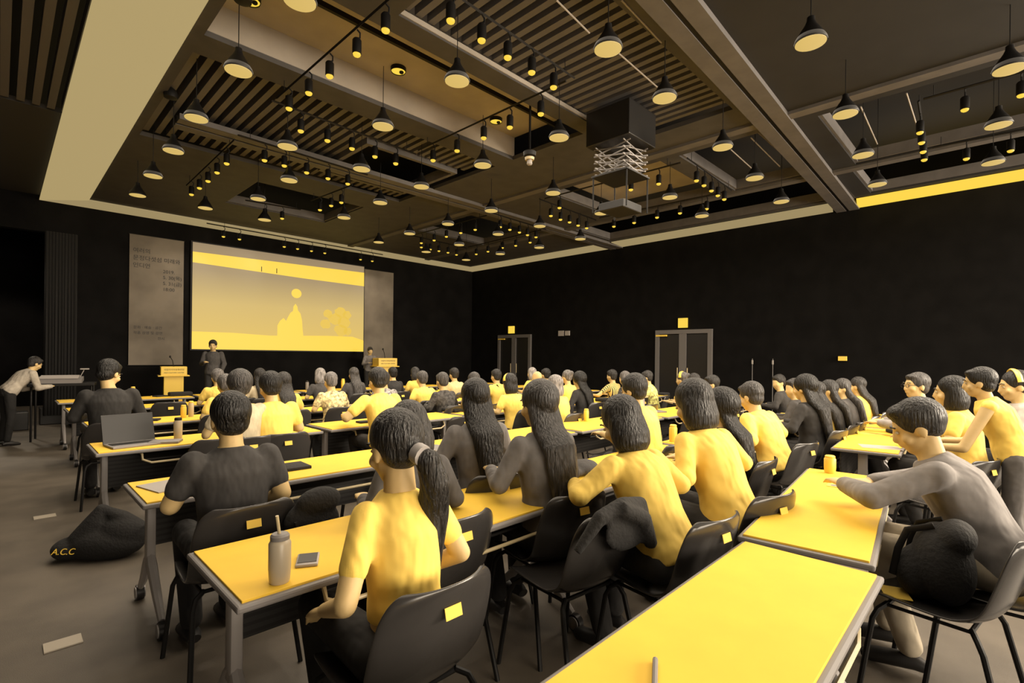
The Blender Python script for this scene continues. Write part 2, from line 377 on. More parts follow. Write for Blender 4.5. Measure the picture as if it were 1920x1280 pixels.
def banner(x0, x1, z0, z1, lab, e):
    t = thing('stage_banner', lab, 'banner', (0, 0, 0), 0, 'banners beside the screen')
    m = mat('banner_print_' + str(len(MATS)), 0.4, 0.8); nt = m.node_tree; bs = nt.nodes['Principled BSDF']
    n = nt.nodes.new('ShaderNodeTexNoise'); n.inputs['Scale'].default_value = 1.3; n.inputs['Detail'].default_value = 3; tc = nt.nodes.new('ShaderNodeTexCoord')
    nt.links.new(tc.outputs['Object'], n.inputs[0]); r = nt.nodes.new('ShaderNodeValToRGB'); r.color_ramp.elements[0].position = .35; r.color_ramp.elements[1].position = .65
    r.color_ramp.elements[0].color = (.13 * e, .11 * e, .085 * e, 1); r.color_ramp.elements[1].color = (.21 * e, .18 * e, .14 * e, 1); nt.links.new(n.outputs[0], r.inputs[0]); nt.links.new(r.outputs[0], bs.inputs['Base Color'])
    flat('sheet', [(x0, z0), (x1, z0), (x1, z1), (x0, z1)], m, t, YW - 0.04, 0.02)
    MB().path([(x0 - 0.02, YW - 0.03, z1), (x1 + 0.02, YW - 0.03, z1)], 0.012, 8).build('top_rail', m_black, t)
    MB().path([(x0 - 0.02, YW - 0.03, z0), (x1 + 0.02, YW - 0.03, z0)], 0.012, 8).build('bottom_rail', m_black, t)
    return t
t = banner(2.0, 3.03, 1.2, 4.11, 'tall pale printed banner with dark Korean lettering hanging left of the screen', 1.0)
RX = (pi / 2, 0, 0)
for i, s_ in enumerate(('여러의', '문정다섯섬 미래와', '인디언')): text('lettering', s_, 0.118, m_ink, t, (2.06, YW - 0.045, 3.72 - i * 0.165), RX)
for i, s_ in enumerate(('2019.', '5. 30(목)', '5. 31(금)', '18:00')): text('date_lettering', s_, 0.105, m_ink, t, (2.62, YW - 0.045, 3.31 - i * 0.135), RX)
for i in range(3): text('small_lettering', ('문화 · 예술 · 공간', '작품 상영 및 강연', '전시')[i], 0.075, m_ink, t, (2.08 + 0.45 * (i == 2), YW - 0.045, 2.02 - i * 0.12), RX)
banner(7.7, 8.7, 1.07, 4.07, 'tall pale printed banner hanging right of the screen beside the lectern', 0.95)

# stage lectern
def lectern(x, y, sc, lab):
    t = thing('lectern', lab, 'lectern', (x, y, 0.2), rad(-8), 'white lecterns on the stage')
    MB().box((0, 0, 0.97), (0.5, 0.4, 0.2), bev=0.01).build('reading_top', m_white, t, False)
    MB().box((0, 0, 0.86), (0.6, 0.44, 0.025), bev=0.005).build('ledge', m_white, t, False)
    MB().box((0, 0.02, 0.56), (0.38, 0.3, 0.58), bev=0.01).build('column', m_white, t, False)
    MB().box((0, 0, 0.25), (0.5, 0.4, 0.03), bev=0.01).build('plinth', m_white, t, False)
    MB().box((0, 0, 0.115), (0.34, 0.3, 0.23)).build('pedestal', m_black, t, False)
    mc = MB().path([(0.0, 0, 1.07), (-0.02, 0, 1.2), (-0.06, -0.03, 1.28)], 0.008, 8).build('microphone', m_black, t)
    MB().ball((-0.07, -0.035, 1.295), (.02, .02, .028)).build('foam_windshield', m_blackf, mc)
    text('lettering', '국립아시아문화전당', 0.047, m_ink, t, (0, -0.203, 0.985), RX, 'CENTER'); text('lettering', 'ASIA CULTURE CENTER', 0.036, m_ink, t, (0, -0.203, 0.92), RX, 'CENTER')
    t.scale = (sc, sc, sc); return t
lectern(2.62, 12.75, 0.93, 'white lectern standing in front of the left banner')
lectern(7.75, 12.75, 1.12, 'white lectern standing in front of the right banner, speaker behind it')

# ---------------------------------------------------------------- ceiling fixtures
ORD = ['first', 'second', 'third', 'fourth', 'fifth', 'sixth', 'seventh', 'eighth', 'ninth', 'tenth', 'eleventh', 'twelfth']
ZP = 4.0
def make_pendant():
    t = thing('pendant_lamp', 'x', 'lamp', (0, 0, ZP), 0, 'black cone pendant lamps under the ceiling')
    MB().lathe([(0.115, 0.0), (0.118, 0.01), (0.11, 0.03), (0.075, 0.09), (0.045, 0.135), (0.03, 0.17), (0.028, 0.2), (0.02, 0.205)], n=24).build('shade', m_black, t)
    MB().lathe([(0.02, -0.002), (0.110, -0.001), (0.110, -0.006), (0.09, -0.010), (0.02, -0.012)], n=24).build('diffuser', m_disc, t)
    MB().path([(0, 0, 0.2), (0, 0, 0.66)], 0.004, 6).build('cord', m_black, t)
    return t
pend = [[(1893, 130), (1872, 235), (1862, 305)],
        [(1520, 80), (1585, 214), (1618, 291), (1645, 346)],
        [(1140, 92), (1246, 184), (1355, 276), (1415, 334), (1465, 378)],
        [(857, 152), (1048, 258), (1256, 370), (1316, 405)],
        [(447, 133), (718, 237), (905, 310), (1037, 362), (1127, 400)],
        [(368, 222), (539, 275), (678, 317), (790, 350), (921, 395), (1012, 424), (1088, 448)],
        [(325, 283), (542, 338), (713, 380), (840, 420), (934, 439), (1011, 464)],
        [(287, 330), (484, 373), (645, 408), (768, 438), (861, 459), (938, 476)],
        [(258, 366), (385, 390), (496, 412), (710, 454), (799, 472), (874, 487)]]
P0 = make_pendant(); first = True; PEND = []
for r, row in enumerate(pend):
    for i, (px, py) in enumerate(row):
        p = at_z(px, py, ZP)
        lab = 'black cone pendant lamp, %s from left in the %s row from the camera' % (ORD[i], ORD[r])
        if first: P0.location = p; P0['label'] = lab; o = P0; first = False
        else: o = dup(P0, p, None, lab)
        PEND.append(o)
        for (a, b, c, d_) in openings[3:]:
            if a < p.x < b and c < p.y < d_: MB().path([(0, 0, 0.65), (0, 0, 1.45)], 0.004, 6).build('cord', m_black, o)
        if (i + r) % 2 == 0:
            d = bpy.data.lights.new('pendant_light', 'SPOT'); d.energy = 38; d.spot_size = rad(130); d.spot_blend = 0.6; d.color = LCOL; d.shadow_soft_size = 0.1
            l = bpy.data.objects.new('light_source', d); COL.objects.link(l); l.parent = o; l.location = (0, 0, -0.03)
# two wide ring downlights set in the light duct, one at the top edge of the picture
def ring(px, py, lab):
    p = at_z(px, py, 4.86); t = thing('ring_downlight', lab, 'lamp', p)
    MB().lathe([(0.085, 0), (0.09, 0.02), (0.09, 0.05)], n=24, cap=False).build('trim_ring', m_black, t); MB().lathe([(0.02, 0.012), (0.08, 0.01), (0.08, 0.03)], n=24).build('lens', m_bulb, t)
    MB().ball((0.03, -0.02, 0.0), (0.028, 0.028, 0.02)).build('lamp_cap', m_black, t)
ring(747, 135, 'recessed round downlight glowing in the pale duct above the second row of tables')
ring(470, 4, 'recessed round downlight at the top edge of the picture near the wide light strip')
ring(930, 229, 'recessed round downlight at the far end of the pale duct near the hanging pipe')
for px, py in ((562, 2),):
    dup(P0, at_z(px, py, ZP), None, 'black cone pendant lamp cut by the top edge of the picture, above the duct')

ZS = 4.2
def make_spot():
    t = thing('track_spotlight', 'x', 'spotlight', (0, 0, ZS), 0, 'small black track spotlights')
    MB().lathe([(0.034, 0.0), (0.04, 0.004), (0.04, 0.12), (0.03, 0.135), (0.008, 0.14)], n=16).build('housing', m_black, t)
    MB().lathe([(0.01, -0.004), (0.034, -0.003), (0.034, 0.01)], n=16).ball((0, 0, -0.004), (0.036, 0.036, 0.026)).build('bulb', m_bulb, t)
    MB().path([(0, 0, 0.13), (0.03, 0, 0.16), (0.03, 0, 0.2), (0, 0, 0.22)], 0.008, 6).build('bracket', m_black, t)
    return t
spots = [('on the near-left track square, left side', [(723, 56), (669, 101), (618, 142), (579, 174), (542, 203)]),
 ('on the near-left track square, camera side', [(845, 38), (903, 75), (952, 107), (997, 135), (1038, 163)]),
 ('on the near-left track square, stage side', [(564, 245), (614, 263), (660, 278), (703, 293), (742, 306)]),
 ('on the near-left track square, right side', [(1014, 213), (956, 238), (907, 258), (857, 282), (812, 300)]),
 ('on the far-left track square, left side', [(425, 306), (407, 323), (390, 339), (374, 352), (359, 364)]),
 ('on the far-left track square, camera side', [(496, 300), (533, 310), (575, 323), (615, 334), (652, 344)]),
 ('on the far-left track square, right side', [(640, 379), (621, 385), (600, 393)]),
 ('on the near-right track square, stage side', [(1033, 404), (1051, 411), (1068, 416), (1084, 422), (1100, 427)]),
 ('on the near-right track square, left side', [(1235, 344), (1183, 355), (1049, 389)]),
 ('on the near-right track square, wall side', [(1325, 391), (1275, 399), (1232, 407), (1189, 417), (1151, 424)]),
 ('on the near-right track square, camera side', [(1306, 338), (1320, 347), (1334, 357), (1346, 366), (1358, 373)]),
 ('on the upper-right track square, stage side', [(1725, 248), (1728, 267), (1731, 284), (1733, 299)]),
 ('on the upper-right track square, left side', [(1915, 178), (1809, 205)]),
 ('on the upper-right track square, wall side', [(1895, 282), (1812, 297)]),
 ('on the far-right track square, left side', [(891, 430), (864, 436), (837, 443), (814, 450), (790, 455)]),
 ('on the far-right track square, stage side', [(790, 463), (807, 467), (823, 470), (840, 473), (856, 477)]),
 ('on the far-right track square, camera side', [(938, 425), (956, 430), (974, 435), (989, 440), (1005, 444)]),
 ('on the far-right track square, wall side', [(994, 454), (967, 460), (942, 464), (915, 471), (893, 476)]),
 ('on the stage track above the screen', [(419, 443), (449, 448), (533, 462), (558, 466), (584, 470), (609, 474), (676, 486), (698, 489)]),
 ('on the far-left track square, stage side', [(497, 404), (529, 409)])]
S0 = make_spot(); first = True
for w_, pts in spots:
    prev = None; allp = [at_z(x, y, ZS) for x, y in pts]
    for i, p in enumerate(allp):
        lab = 'small black spotlight %s, %s %s' % (w_, ORD[i], 'from left' if 'stage' in w_ or 'camera' in w_ else 'from camera')
        if first: S0.location = p; S0['label'] = lab; first = False; o = S0
        else: o = dup(S0, p, None, lab)
        if 'above the screen' in w_ and i in (0, 2, 5, 7):
            d = bpy.data.lights.new('stage_light', 'SPOT'); d.energy = 60; d.spot_size = rad(95); d.spot_blend = 0.8; d.color = LCOL; d.shadow_soft_size = 0.05
            l = bpy.data.objects.new('light_source', d); COL.objects.link(l); l.parent = o; l.location = (0, 0, -0.03)
            tgt = {0: (2.5, YW, 2.0), 2: (2.8, YW, 2.6), 5: (8.2, YW, 2.2), 7: (8.2, YW, 2.6)}[i]
            l.rotation_euler = (V(tgt) - p).to_track_quat('-Z', 'Y').to_euler()
    a, b = allp[0], allp[-1]; d = (b - a).normalized(); a = a - d * 0.35; b = b + d * 0.35
    t = MB().path([(a.x, a.y, ZS + 0.235), (b.x, b.y, ZS + 0.235)], 0.013, 4).build('light_track', m_black)
    tag(t, 'black track bar holding the spotlights ' + w_, 'lighting track', 'lighting tracks')
    for k in (0.08, 0.92):
        q = a.lerp(b, k); MB().path([(q.x, q.y, ZS + 0.23), (q.x, q.y, 4.56)], 0.004, 5).build('hanger', m_black, t)
# projector lift: black box, scissor arms, projector tray
t = thing('projector_lift', 'black box projector lift with folded metal scissor arms hanging from the ceiling', 'projector lift', (5.45, 3.5, 0))
MB().box((0, 0, 4.33), (0.62, 0.62, 0.42), bev=0.01).build('housing', m_blackp, t, False); MB().path([(0, 0, 4.5), (0, 0, 5.46)], 0.03, 8).build('post', m_black, t)
sc_ = MB()
for k in range(4):
    z = 4.1 - k * 0.085
    for s in (-1, 1):
        for d in (-1, 1):
            sc_.path([(s * 0.2, -d * 0.26, z), (s * 0.2, d * 0.26, z - 0.085)], 0.009, 5); sc_.path([(-d * 0.26, s * 0.2, z), (d * 0.26, s * 0.2, z - 0.085)], 0.009, 5)
sc_.build('scissor_arms', mat('dull_steel', 0.22, 0.4), t)
MB().box((0, 0, 3.745), (0.52, 0.52, 0.02)).build('tray', m_blackp, t, False)
for i, (a, b) in enumerate(((-.24, -.24), (.24, -.24), (.24, .24), (-.24, .24))): MB().path([(a, b, 3.74), (a, b, 3.3)], 0.009, 6).build('rod', m_black, t)
MB().box((0, 0, 3.36), (0.42, 0.36, 0.1), bev=0.01).build('projector', m_blackp, t, False)
# hanging pipe with a camera
p = at_z(993, 300, 3.95); t = thing('ceiling_camera', 'small ceiling camera hanging on a thin black pipe left of the projector lift', 'camera', (p.x, p.y, 0))
MB().path([(0, 0, 4.05), (0, 0, 4.95)], 0.014, 8).build('pipe', m_black, t); MB().lathe([(0.03, 3.98), (0.075, 4.0), (0.08, 4.05), (0.03, 4.08)], n=20).build('dome', m_black, t)
MB().lathe([(0.055, 3.95), (0.06, 3.98), (0.03, 3.99)], n=20).build('ring', m_chrome, t); MB().lathe([(0.02, 3.885), (0.035, 3.9), (0.03, 3.95)], n=16).build('lens', m_tan, t)
# round ceiling speakers (dark discs) and smoke heads in the slatted bay
for i, (px, py, w_) in enumerate(((320, 185, 'in the slatted ceiling near the wide light strip'), (455, 5, 'above the duct at the top edge'))):
    p = at_z(px, py, 4.5); t = thing('ceiling_speaker', 'small round black speaker hanging ' + w_, 'speaker', p)
    MB().lathe([(0.03, 0), (0.07, 0.01), (0.075, 0.05), (0.06, 0.1), (0.02, 0.13)], n=20).build('body', m_black, t); MB().path([(0, 0, .12), (0, 0, .2)], .006, 6).build('stem', m_black, t)
for i, (a, b) in enumerate((((1043, 0), (1105, 62)), ((1165, 0), (1240, 80)), ((1160, 100), (1232, 163)), ((1370, 280), (1410, 316)), ((1408, 258), (1462, 312)), ((1614, 200), (1645, 270)), ((1700, 175), (1722, 245)))):
    A = at_z(a[0], a[1], 4.55); B = at_z(b[0], b[1], 4.55)
    t = MB().path([A, B], 0.008, 6).build('ceiling_conduit', mat('pale_conduit', 0.35, 0.5)); tag(t, 'thin pale conduit rod under the ceiling, %s from the left' % ORD[i], 'conduit', 'thin conduit rods')

# ---------------------------------------------------------------- furniture
def make_table(L=1.8, W=0.6, name='folding_table'):
    t = thing(name, 'x', 'table'); h = 0.72
    MB().box((0, 0, h - 0.003), (L - 0.04, W - 0.04, 0.010), bev=0.002).build('tabletop', m_top, t, False)
    MB().box((0, 0, h - 0.019), (L, W, 0.026), bev=0.008).build('edge_band', m_edge, t, False)
    MB().box((0, W / 2 - 0.06, 0.50), (L - 0.26, 0.012, 0.34), bev=0.003).build('modesty_panel', m_panel, t, False)
    mb = MB(); mb.path([(-L / 2 + 0.3, -W / 2 + 0.2, h - 0.04), (-L / 2 + 0.3, -W / 2 + 0.05, h - 0.05), (-L / 2 + 0.3, -W / 2 + 0.03, h - 0.09), (-L / 2 + 0.36, -W / 2 + 0.02, h - 0.12), (L / 2 - 0.36, -W / 2 + 0.02, h - 0.12), (L / 2 - 0.3, -W / 2 + 0.03, h - 0.09), (L / 2 - 0.3, -W / 2 + 0.05, h - 0.05), (L / 2 - 0.3, -W / 2 + 0.2, h - 0.04)], 0.009, 8)
    mb.build('book_rail', m_chrome, t)
    MB().box((0, -0.02, h - 0.11), (L - 0.66, W - 0.3, 0.012)).build('book_shelf', m_panel, t, False)
    for s in (-1, 1):
        x = s * (L / 2 - 0.09)
        MB().box((x, 0.02, 0.50), (0.045, 0.07, 0.40), bev=0.012).build('column', m_leg, t)
        for d in (-1, 1):
            MB().path([(x, 0.02, 0.36), (x, 0.02 + d * 0.05, 0.30), (x, d * (W / 2 - 0.12), 0.17), (x, d * (W / 2 - 0.02), 0.085)], [0.028, 0.034, 0.028, 0.02], 8, 0.8).build('leg', m_leg, t)
            c = MB(); M = Mx.Translation((x, d * (W / 2 - 0.0), 0.045)) @ Mx.Rotation(pi / 2, 4, 'Y')
            c.lathe([(0.014, -0.022), (0.044, -0.018), (0.044, 0.018), (0.014, 0.022)], n=20).xform(M)
            cc = c.build('caster', m_blackp, t)
            MB().lathe([(0.008, -0.028), (0.034, -0.025), (0.034, 0.025), (0.008, 0.028)], n=16).xform(M).build('hub', m_leg, cc)
    return t
TABLES = []
T60 = make_table(); T50 = make_table(1.8, 0.5)
used = set()
def table(x, y, rz, label, proto=None, group='white folding tables in rows'):
    proto = proto or T60; TABLES.append((x, y, rad(rz), 0.25 if proto is T50 else 0.3))
    if proto.name in used: return dup(proto, (x, y, 0), rad(rz), label, group)
    used.add(proto.name); proto.location = (x, y, 0); proto.rotation_euler = (0, 0, rad(rz)); proto['label'] = label; proto['group'] = group; return proto
table(1.36, 0.56, 0.6, 'large white folding table in the foreground, nearest the camera at bottom right', T50)
table(3.22, 0.70, 5.8, 'white folding table joined to the far end of the nearest table, card stand on it', T50)
table(6.12, 0.95, 4, 'white folding table beyond the man in the grey sweater, papers and black cases on it', T50)
table(8.0, 1.1, 4, 'white folding table further along the right row behind the one with black cases', T50)
table(6.85, -0.32, 2, 'white folding table at the right edge of the picture with dark cases on it', T50)
table(8.7, -0.2, 2, 'white folding table beyond the one at the right edge of the picture', T50)
rowY = [1.99, 3.45, 5.26, 6.99, 8.9, 10.5]
colX = [1.42, 3.30, 5.18, 7.06, 8.94]
rown = ['front', 'second', 'third', 'fourth', 'fifth', 'sixth']
special = {(0, 0): 'white folding table with the grey tumbler and phone, in front of the ponytail woman', (1, 0): 'white folding table in front of the man in the grey shirt', (2, 0): 'white folding table with the open black laptop on it'}
for r, y in enumerate(rowY):
    for c, x in enumerate(colX):
        lab = special.get((r, c), 'white folding table, %s from the left in the %s row away from the camera' % (ORD[c], ORD[r]))
        table(x + (0.1 if r > 3 else 0) + (0.12 if r == 3 and c == 0 else 0), y + 0.02 * c, 0.4 * c, lab)

def make_chair():
    t = thing('shell_chair', 'x', 'chair')
    # shell: a sheet bent from seat to back
    prof = [(0.24, 0.430, 0.185), (0.20, 0.447, 0.205), (0.08, 0.437, 0.215), (-0.06, 0.430, 0.22), (-0.15, 0.448, 0.225), (-0.205, 0.50, 0.228), (-0.235, 0.58, 0.23), (-0.262, 0.68, 0.228), (-0.285, 0.76, 0.215), (-0.297, 0.80, 0.19), (-0.30, 0.82, 0.15)]
    P = []
    for i, (y, z, hw) in enumerate(prof):
        row = []
        for j in range(13):
            a = (j - 6) / 6.0; k = abs(a) ** 2.5
            lift = 0.030 * k if i < 5 else 0.0; fwd = 0.055 * k if i >= 4 else 0.0
            row.append(V((a * hw, y + fwd, z + lift)))
        P.append(row)
    me = MB().grid(P).mesh('shell'); o = link('shell', me, m_shell, t)
    so = o.modifiers.new('t', 'SOLIDIFY'); so.thickness = 0.012; so.offset = 0; sb = o.modifiers.new('s', 'SUBSURF'); sb.levels = 1; sb.render_levels = 2
    for s in (-1, 1):
        MB().path([(s * 0.15, 0.16, 0.425), (s * 0.19, 0.185, 0.40), (s * 0.205, 0.20, 0.36), (s * 0.235, 0.245, 0.0)], 0.0115, 8).build('leg', m_black, t)
        MB().path([(s * 0.15, -0.12, 0.425), (s * 0.19, -0.145, 0.40), (s * 0.205, -0.165, 0.36), (s * 0.235, -0.25, 0.0)], 0.0115, 8).build('leg', m_black, t)
    MB().path([(-0.15, -0.12, 0.42), (0.15, -0.12, 0.42)], 0.01, 8).path([(-0.15, 0.16, 0.42), (0.15, 0.16, 0.42)], 0.01, 8).path([(-0.16, -0.12, 0.42), (-0.16, 0.16, 0.42)], 0.008, 8).path([(0.16, -0.12, 0.42), (0.16, 0.16, 0.42)], 0.008, 8).build('seat_frame', m_black, t)
    MB().box((0, -0.296, 0.735), (0.062, 0.003, 0.036), rot=Mx.Rotation(rad(-14), 3, 'X')).build('sticker', m_paper, t, False)
    return t
C0 = make_chair(); cused = []
def chair(x, y, rz, label, group='black shell chairs in rows'):
    if cused: o = dup(C0, (x, y, 0), rad(rz), label, group)
    else: C0.location = (x, y, 0); C0.rotation_euler = (0, 0, rad(rz)); C0['label'] = label; C0['group'] = group; o = C0
    cused.append(o); return o

# ---------------------------------------------------------------- people
SKIN = mat('skin', 0.0, 0.55, noise=0.04, nscale=12, col=(0.60, 0.43, 0.20, 1), spec=0.3)
def hairmat(v): return mat('hair_%03d' % int(v * 1000), v, 0.42, noise=0.55, nscale=14, bump=0.8, bscale=22, stretch=(5, 5, 0.6), spec=0.35)
def cloth(v, kind='plain'):
    if kind == 'stripe': return mat('striped_cloth_%d' % int(v * 100), v, 0.85, stripe=('X', 12.0, 0.03, 0.45))
    if kind == 'check': return mat('checked_cloth_%d' % int(v * 100), v, 0.85, noise=0.7, nscale=28)
    if v > 0.6: return mat('cloth_%d' % int(v * 100), v, 0.85, bump=0.75, bscale=3.2, bdist=0.10, stretch=(1.6, 1.0, 0.8), col=(min(.97, v * 1.06), v * 0.74, v * 0.15, 1))
    return mat('dark_cloth_%d' % int(v * 1000), v, 0.88, noise=0.12, nscale=18, bump=0.75, bscale=3.5, bdist=0.09, stretch=(1.6, 1.0, 0.8))
X_ = V((1, 0, 0))
ARMS = {  # elbow, wrist for the right side (+x); mirrored for the left
    'table': (V((0.235, 0.10, 0.76)), V((0.13, 0.34, 0.775))),
    'write': (V((0.24, 0.12, 0.78)), V((0.10, 0.36, 0.775))),
    'lap': (V((0.215, -0.02, 0.76)), V((0.12, 0.20, 0.64))),
    'down': (V((0.225, -0.035, 0.73)), V((0.19, 0.17, 0.63))),
    'chin': (V((0.22, 0.28, 0.77)), V((0.06, 0.26, 0.98))),
    'wide': (V((0.33, 0.16, 0.78)), V((0.22, 0.40, 0.775))),
    'stand': (V((0.23, 0.02, 1.12)), V((0.20, 0.16, 0.93))),
    'hold': (V((0.22, 0.04, 1.12)), V((0.10, 0.26, 1.16))),
    'reach': (V((0.24, 0.30, 0.98)), V((0.20, 0.52, 0.97)))}
GC = {}; SEATED = []
def geo(key, fn, name):
    if key not in GC: GC[key] = fn()
    return GC[key]
def person(label, px=None, t=None, loc=None, rz=0, lean=10, yaw=0, pitch=10, hair='short', hv=0.012, sv=0.8, skind='plain', sleeve='short', aR='table', aL='table', pv=0.02,
           female=True, s=1.0, near=False, stand=False, ztop=None, skirt=False, twist=0, acc=None, vox=None, tie=None, sit_chair=True, chair_label=None, group=None, hr=1.0, hlen=None, expose=0.0, hang=0, topy=None, slim=1.0, snap=None):
    if snap is None: snap = t is not None and t > 3.6
    L = rad(lean); HZ = 0.92 if stand else 0.525
    D = V((0, sin(L), cos(L))); Q = V((0, cos(L), -sin(L)))
    if stand: hip = V((0, 0, HZ))
    else: hip = V((0, 0, HZ))
    sw = 0.145 if female else 0.162; tw = (0.88 if female else 0.97) * slim; sw *= slim
    S_ = lambda h, off=0.0: hip + D * h + Q * off
    nb = S_(0.47, -0.01); hd = nb + V((0, 0.035 + 0.05 * sin(L), 0.145 - 0.03 * sin(L)))
    HM = Mx.Translation(hd) @ Mx.Rotation(rad(yaw), 4, 'Z') @ Mx.Rotation(-rad(pitch), 4, 'X')
    hq = lambda x, y, z: HM @ V((x, y, z))
    HR = HM.to_3x3()
    vb = vox or (0.008 if near else 0.017); vs = vox or (0.011 if near else 0.02)
    if topy is not None and not stand:
        zt = HC - (topy - (CYP + (px - 960) * 0.011)) / FPX * t
        s = max(0.92, min(1.13, zt / (hq(0, -0.02, 0.135)).z))
    def arm(sd, nm):
        e, w_ = ARMS[nm] if isinstance(nm, str) else nm
        e = V((e.x * sd, e.y, e.z)); w_ = V((w_.x * sd, w_.y, w_.z)); sh = S_(0.425, -0.005) + X_ * (sd * sw)
        return sh, e, w_
    hipj = [V((sd * 0.09, 0.0, HZ - 0.01)) for sd in (-1, 1)]
    if stand: kn = [V((sd * 0.095, 0.02, 0.49)) for sd in (-1, 1)]; an = [V((sd * 0.10, -0.03, 0.09)) for sd in (-1, 1)]
    else: kn = [V((sd * 0.10, 0.43, 0.53)) for sd in (-1, 1)]; an = [V((sd * 0.10, 0.40 - 0.1 * (i == 0), 0.10)) for i, sd in enumerate((-1, 1))]
    key = (lean, yaw, pitch, female, near, stand, str(aR), str(aL), sleeve, vox, expose, hr, slim)
    def torso(mb, g, top=0.50):
        sec = [(-0.07, .155, .10), (0.0, .172, .122), (0.08, .16, .115), (0.17, .135, .10), (0.27, .15, .112), (0.36, .165, .112), (0.42, .155, .092), (0.46, .10, .072), (top, .055, .055)]
        mb.loft([(S_(h, -0.01 if 0.1 < h < 0.4 else 0), (rx * tw + g), ry + g, X_, Q) for h, rx, ry in sec], 20)
    def body():
        mb = MB(); torso(mb, -0.014)
        mb.caps(nb - V((0, 0, 0.03)), hq(0, -0.012, -0.05), 0.056, 0.05)
        mb.ball(hq(0, -0.012, 0.030), (.074 * hr, .093 * hr, .088 * hr), HR, 3); mb.ball(hq(0, 0.022, -0.022), (.060, .068, .088), HR, 3); mb.ball(hq(0, 0.036, -0.080), (.040, .044, .032), HR)
        mb.caps(hq(0, 0.086, 0.012), hq(0, 0.098, -0.028), 0.009, 0.014, 10); mb.ball(hq(0, 0.084, -0.056), (.024, .012, .009), HR); mb.ball(hq(0, 0.078, 0.026), (.045, .012, .010), HR)
        for sd in (-1, 1):
            mb.ball(hq(sd * 0.076, -0.008, -0.012), (.010, .021, .033), HR); mb.ball(hq(sd * 0.045, 0.055, -0.03), (.024, .022, .024), HR)
            sh, e, w_ = arm(sd, aR if sd > 0 else aL)
            k = (1.0 if female else 1.15) * (0.5 + slim / 2)
            mb.caps(sh, e, 0.046 * k, 0.037 * k, 14); mb.caps(e, w_, 0.037 * k, 0.025 * k, 14)
            d = (w_ - e).normalized(); flat_table = abs(w_.z - 0.775) < 0.02 and not stand
            if flat_table: d = V((d.x, d.y, 0)).normalized()
            n = V((0, 0, 1)) if abs(d.z) < 0.8 else V((0, -1, 0)); side = d.cross(n).normalized(); n = side.cross(d)
            if near:
                mb.path([w_ - d * .01, w_ + d * .03, w_ + d * .065, w_ + d * .085], [.026, .036, .039, .032], 12, 0.42, side)
                for f in range(4):
                    o_ = side * (-.028 + .0187 * f); l = (.064, .075, .070, .055)[f]; b = w_ + d * .078 + o_
                    m1 = b + d * (l * .42) - n * .004; m2 = m1 + d * (l * .33) - n * .012; m3 = m2 + d * (l * .22) - n * .016
                    mb.path([b - d * .02, b, m1, m2, m3], [.009, .0092, .0088, .008, .006], 8)
                b = w_ + d * .025 - side * (0.030 * sd)
                mb.path([b, b + d * .025 - side * (.022 * sd) - n * .006, b + d * .05 - side * (.026 * sd) - n * .014, b + d * .07 - side * (.02 * sd) - n * .018], [.013, .0115, .010, .007], 8)
            else:
                mb.caps(w_, w_ + d * 0.10 - n * 0.01, 0.026, 0.020, 10, 0.6, side)
            mb.caps(hipj[0 if sd < 0 else 1], kn[0 if sd < 0 else 1], 0.070, 0.050, 14); mb.caps(kn[0 if sd < 0 else 1], an[0 if sd < 0 else 1], 0.048, 0.034, 14)
        return mb.remesh('body', vb, 5)
    def shirt():
        mb = MB(); sec = [(-0.03 + expose, .172 if expose == 0 else .150, .122 if expose == 0 else .11), (0.02 + expose, .178 if expose == 0 else .152, .13 if expose == 0 else .118)]
        sec += [q for q in [(0.09, .168, .122), (0.17, .148, .112), (0.27, .158, .122), (0.36, .172, .122), (0.42, .162, .102), (0.455, .115, .082), (0.485, .072, .070)] if q[0] > expose + 0.03]
        mb.loft([(S_(h, -0.01 if 0.1 < h < 0.4 else 0), (rx * tw + 0.004), ry + 0.002, X_, Q) for h, rx, ry in sec], 22)
        for sd in (-1, 1):
            sh, e, w_ = arm(sd, aR if sd > 0 else aL); k = (1.0 if female else 1.12) * slim
            if sleeve == 'none': mb.ball(sh, 0.055)
            elif sleeve == 'short': mb.caps(sh, sh.lerp(e, 0.62), 0.055 * k, 0.052 * k, 14)
            else:
                mb.caps(sh, e, 0.054 * k, 0.046 * k, 14); mb.caps(e, e.lerp(w_, 0.93), 0.050 * k, 0.036 * k, 14)
                for q in (0.25, 0.5, 0.72): mb.ball(e.lerp(w_, q), 0.047 * k - 0.009 * q)
        return mb.remesh('top', vs, 3)
    def pants():
        mb = MB(); mb.loft([(hip + V((0, 0, z)), rx * tw, ry, X_, V((0, 1, 0))) for z, rx, ry in ((-0.07, .14, .10), (-0.03, .172, .122), (0.03, .172, .122), (0.07, .155, .11))], 20)
        for i in (0, 1):
            if skirt: mb.caps(hipj[i], kn[i], 0.088, 0.08, 14)
            else: mb.caps(hipj[i], kn[i], 0.084, 0.064, 14); mb.caps(kn[i], an[i] + V((0, 0, 0.02)), 0.062, 0.05, 14)
        return mb.remesh('trousers', vs, 3)
    root = thing('person', label, 'person', (0, 0, 0), 0, group)
    def put(nm, me, m):
        o = bpy.data.objects.new(nm, me); COL.objects.link(o); o.parent = root
        if not me.materials: me.materials.append(m)
        o.material_slots[0].link = 'OBJECT'; o.material_slots[0].material = m; return o
    bd = put('body', geo(('b',) + key, body, 'body'), SKIN)
    sh = put('shirt', geo(('s',) + key, shirt, 'shirt'), cloth(sv, skind))
    pt = put('skirt' if skirt else 'trousers', geo(('p', stand, female, skirt, near, vox, lean if stand else 0), pants, 'pants'), cloth(pv))
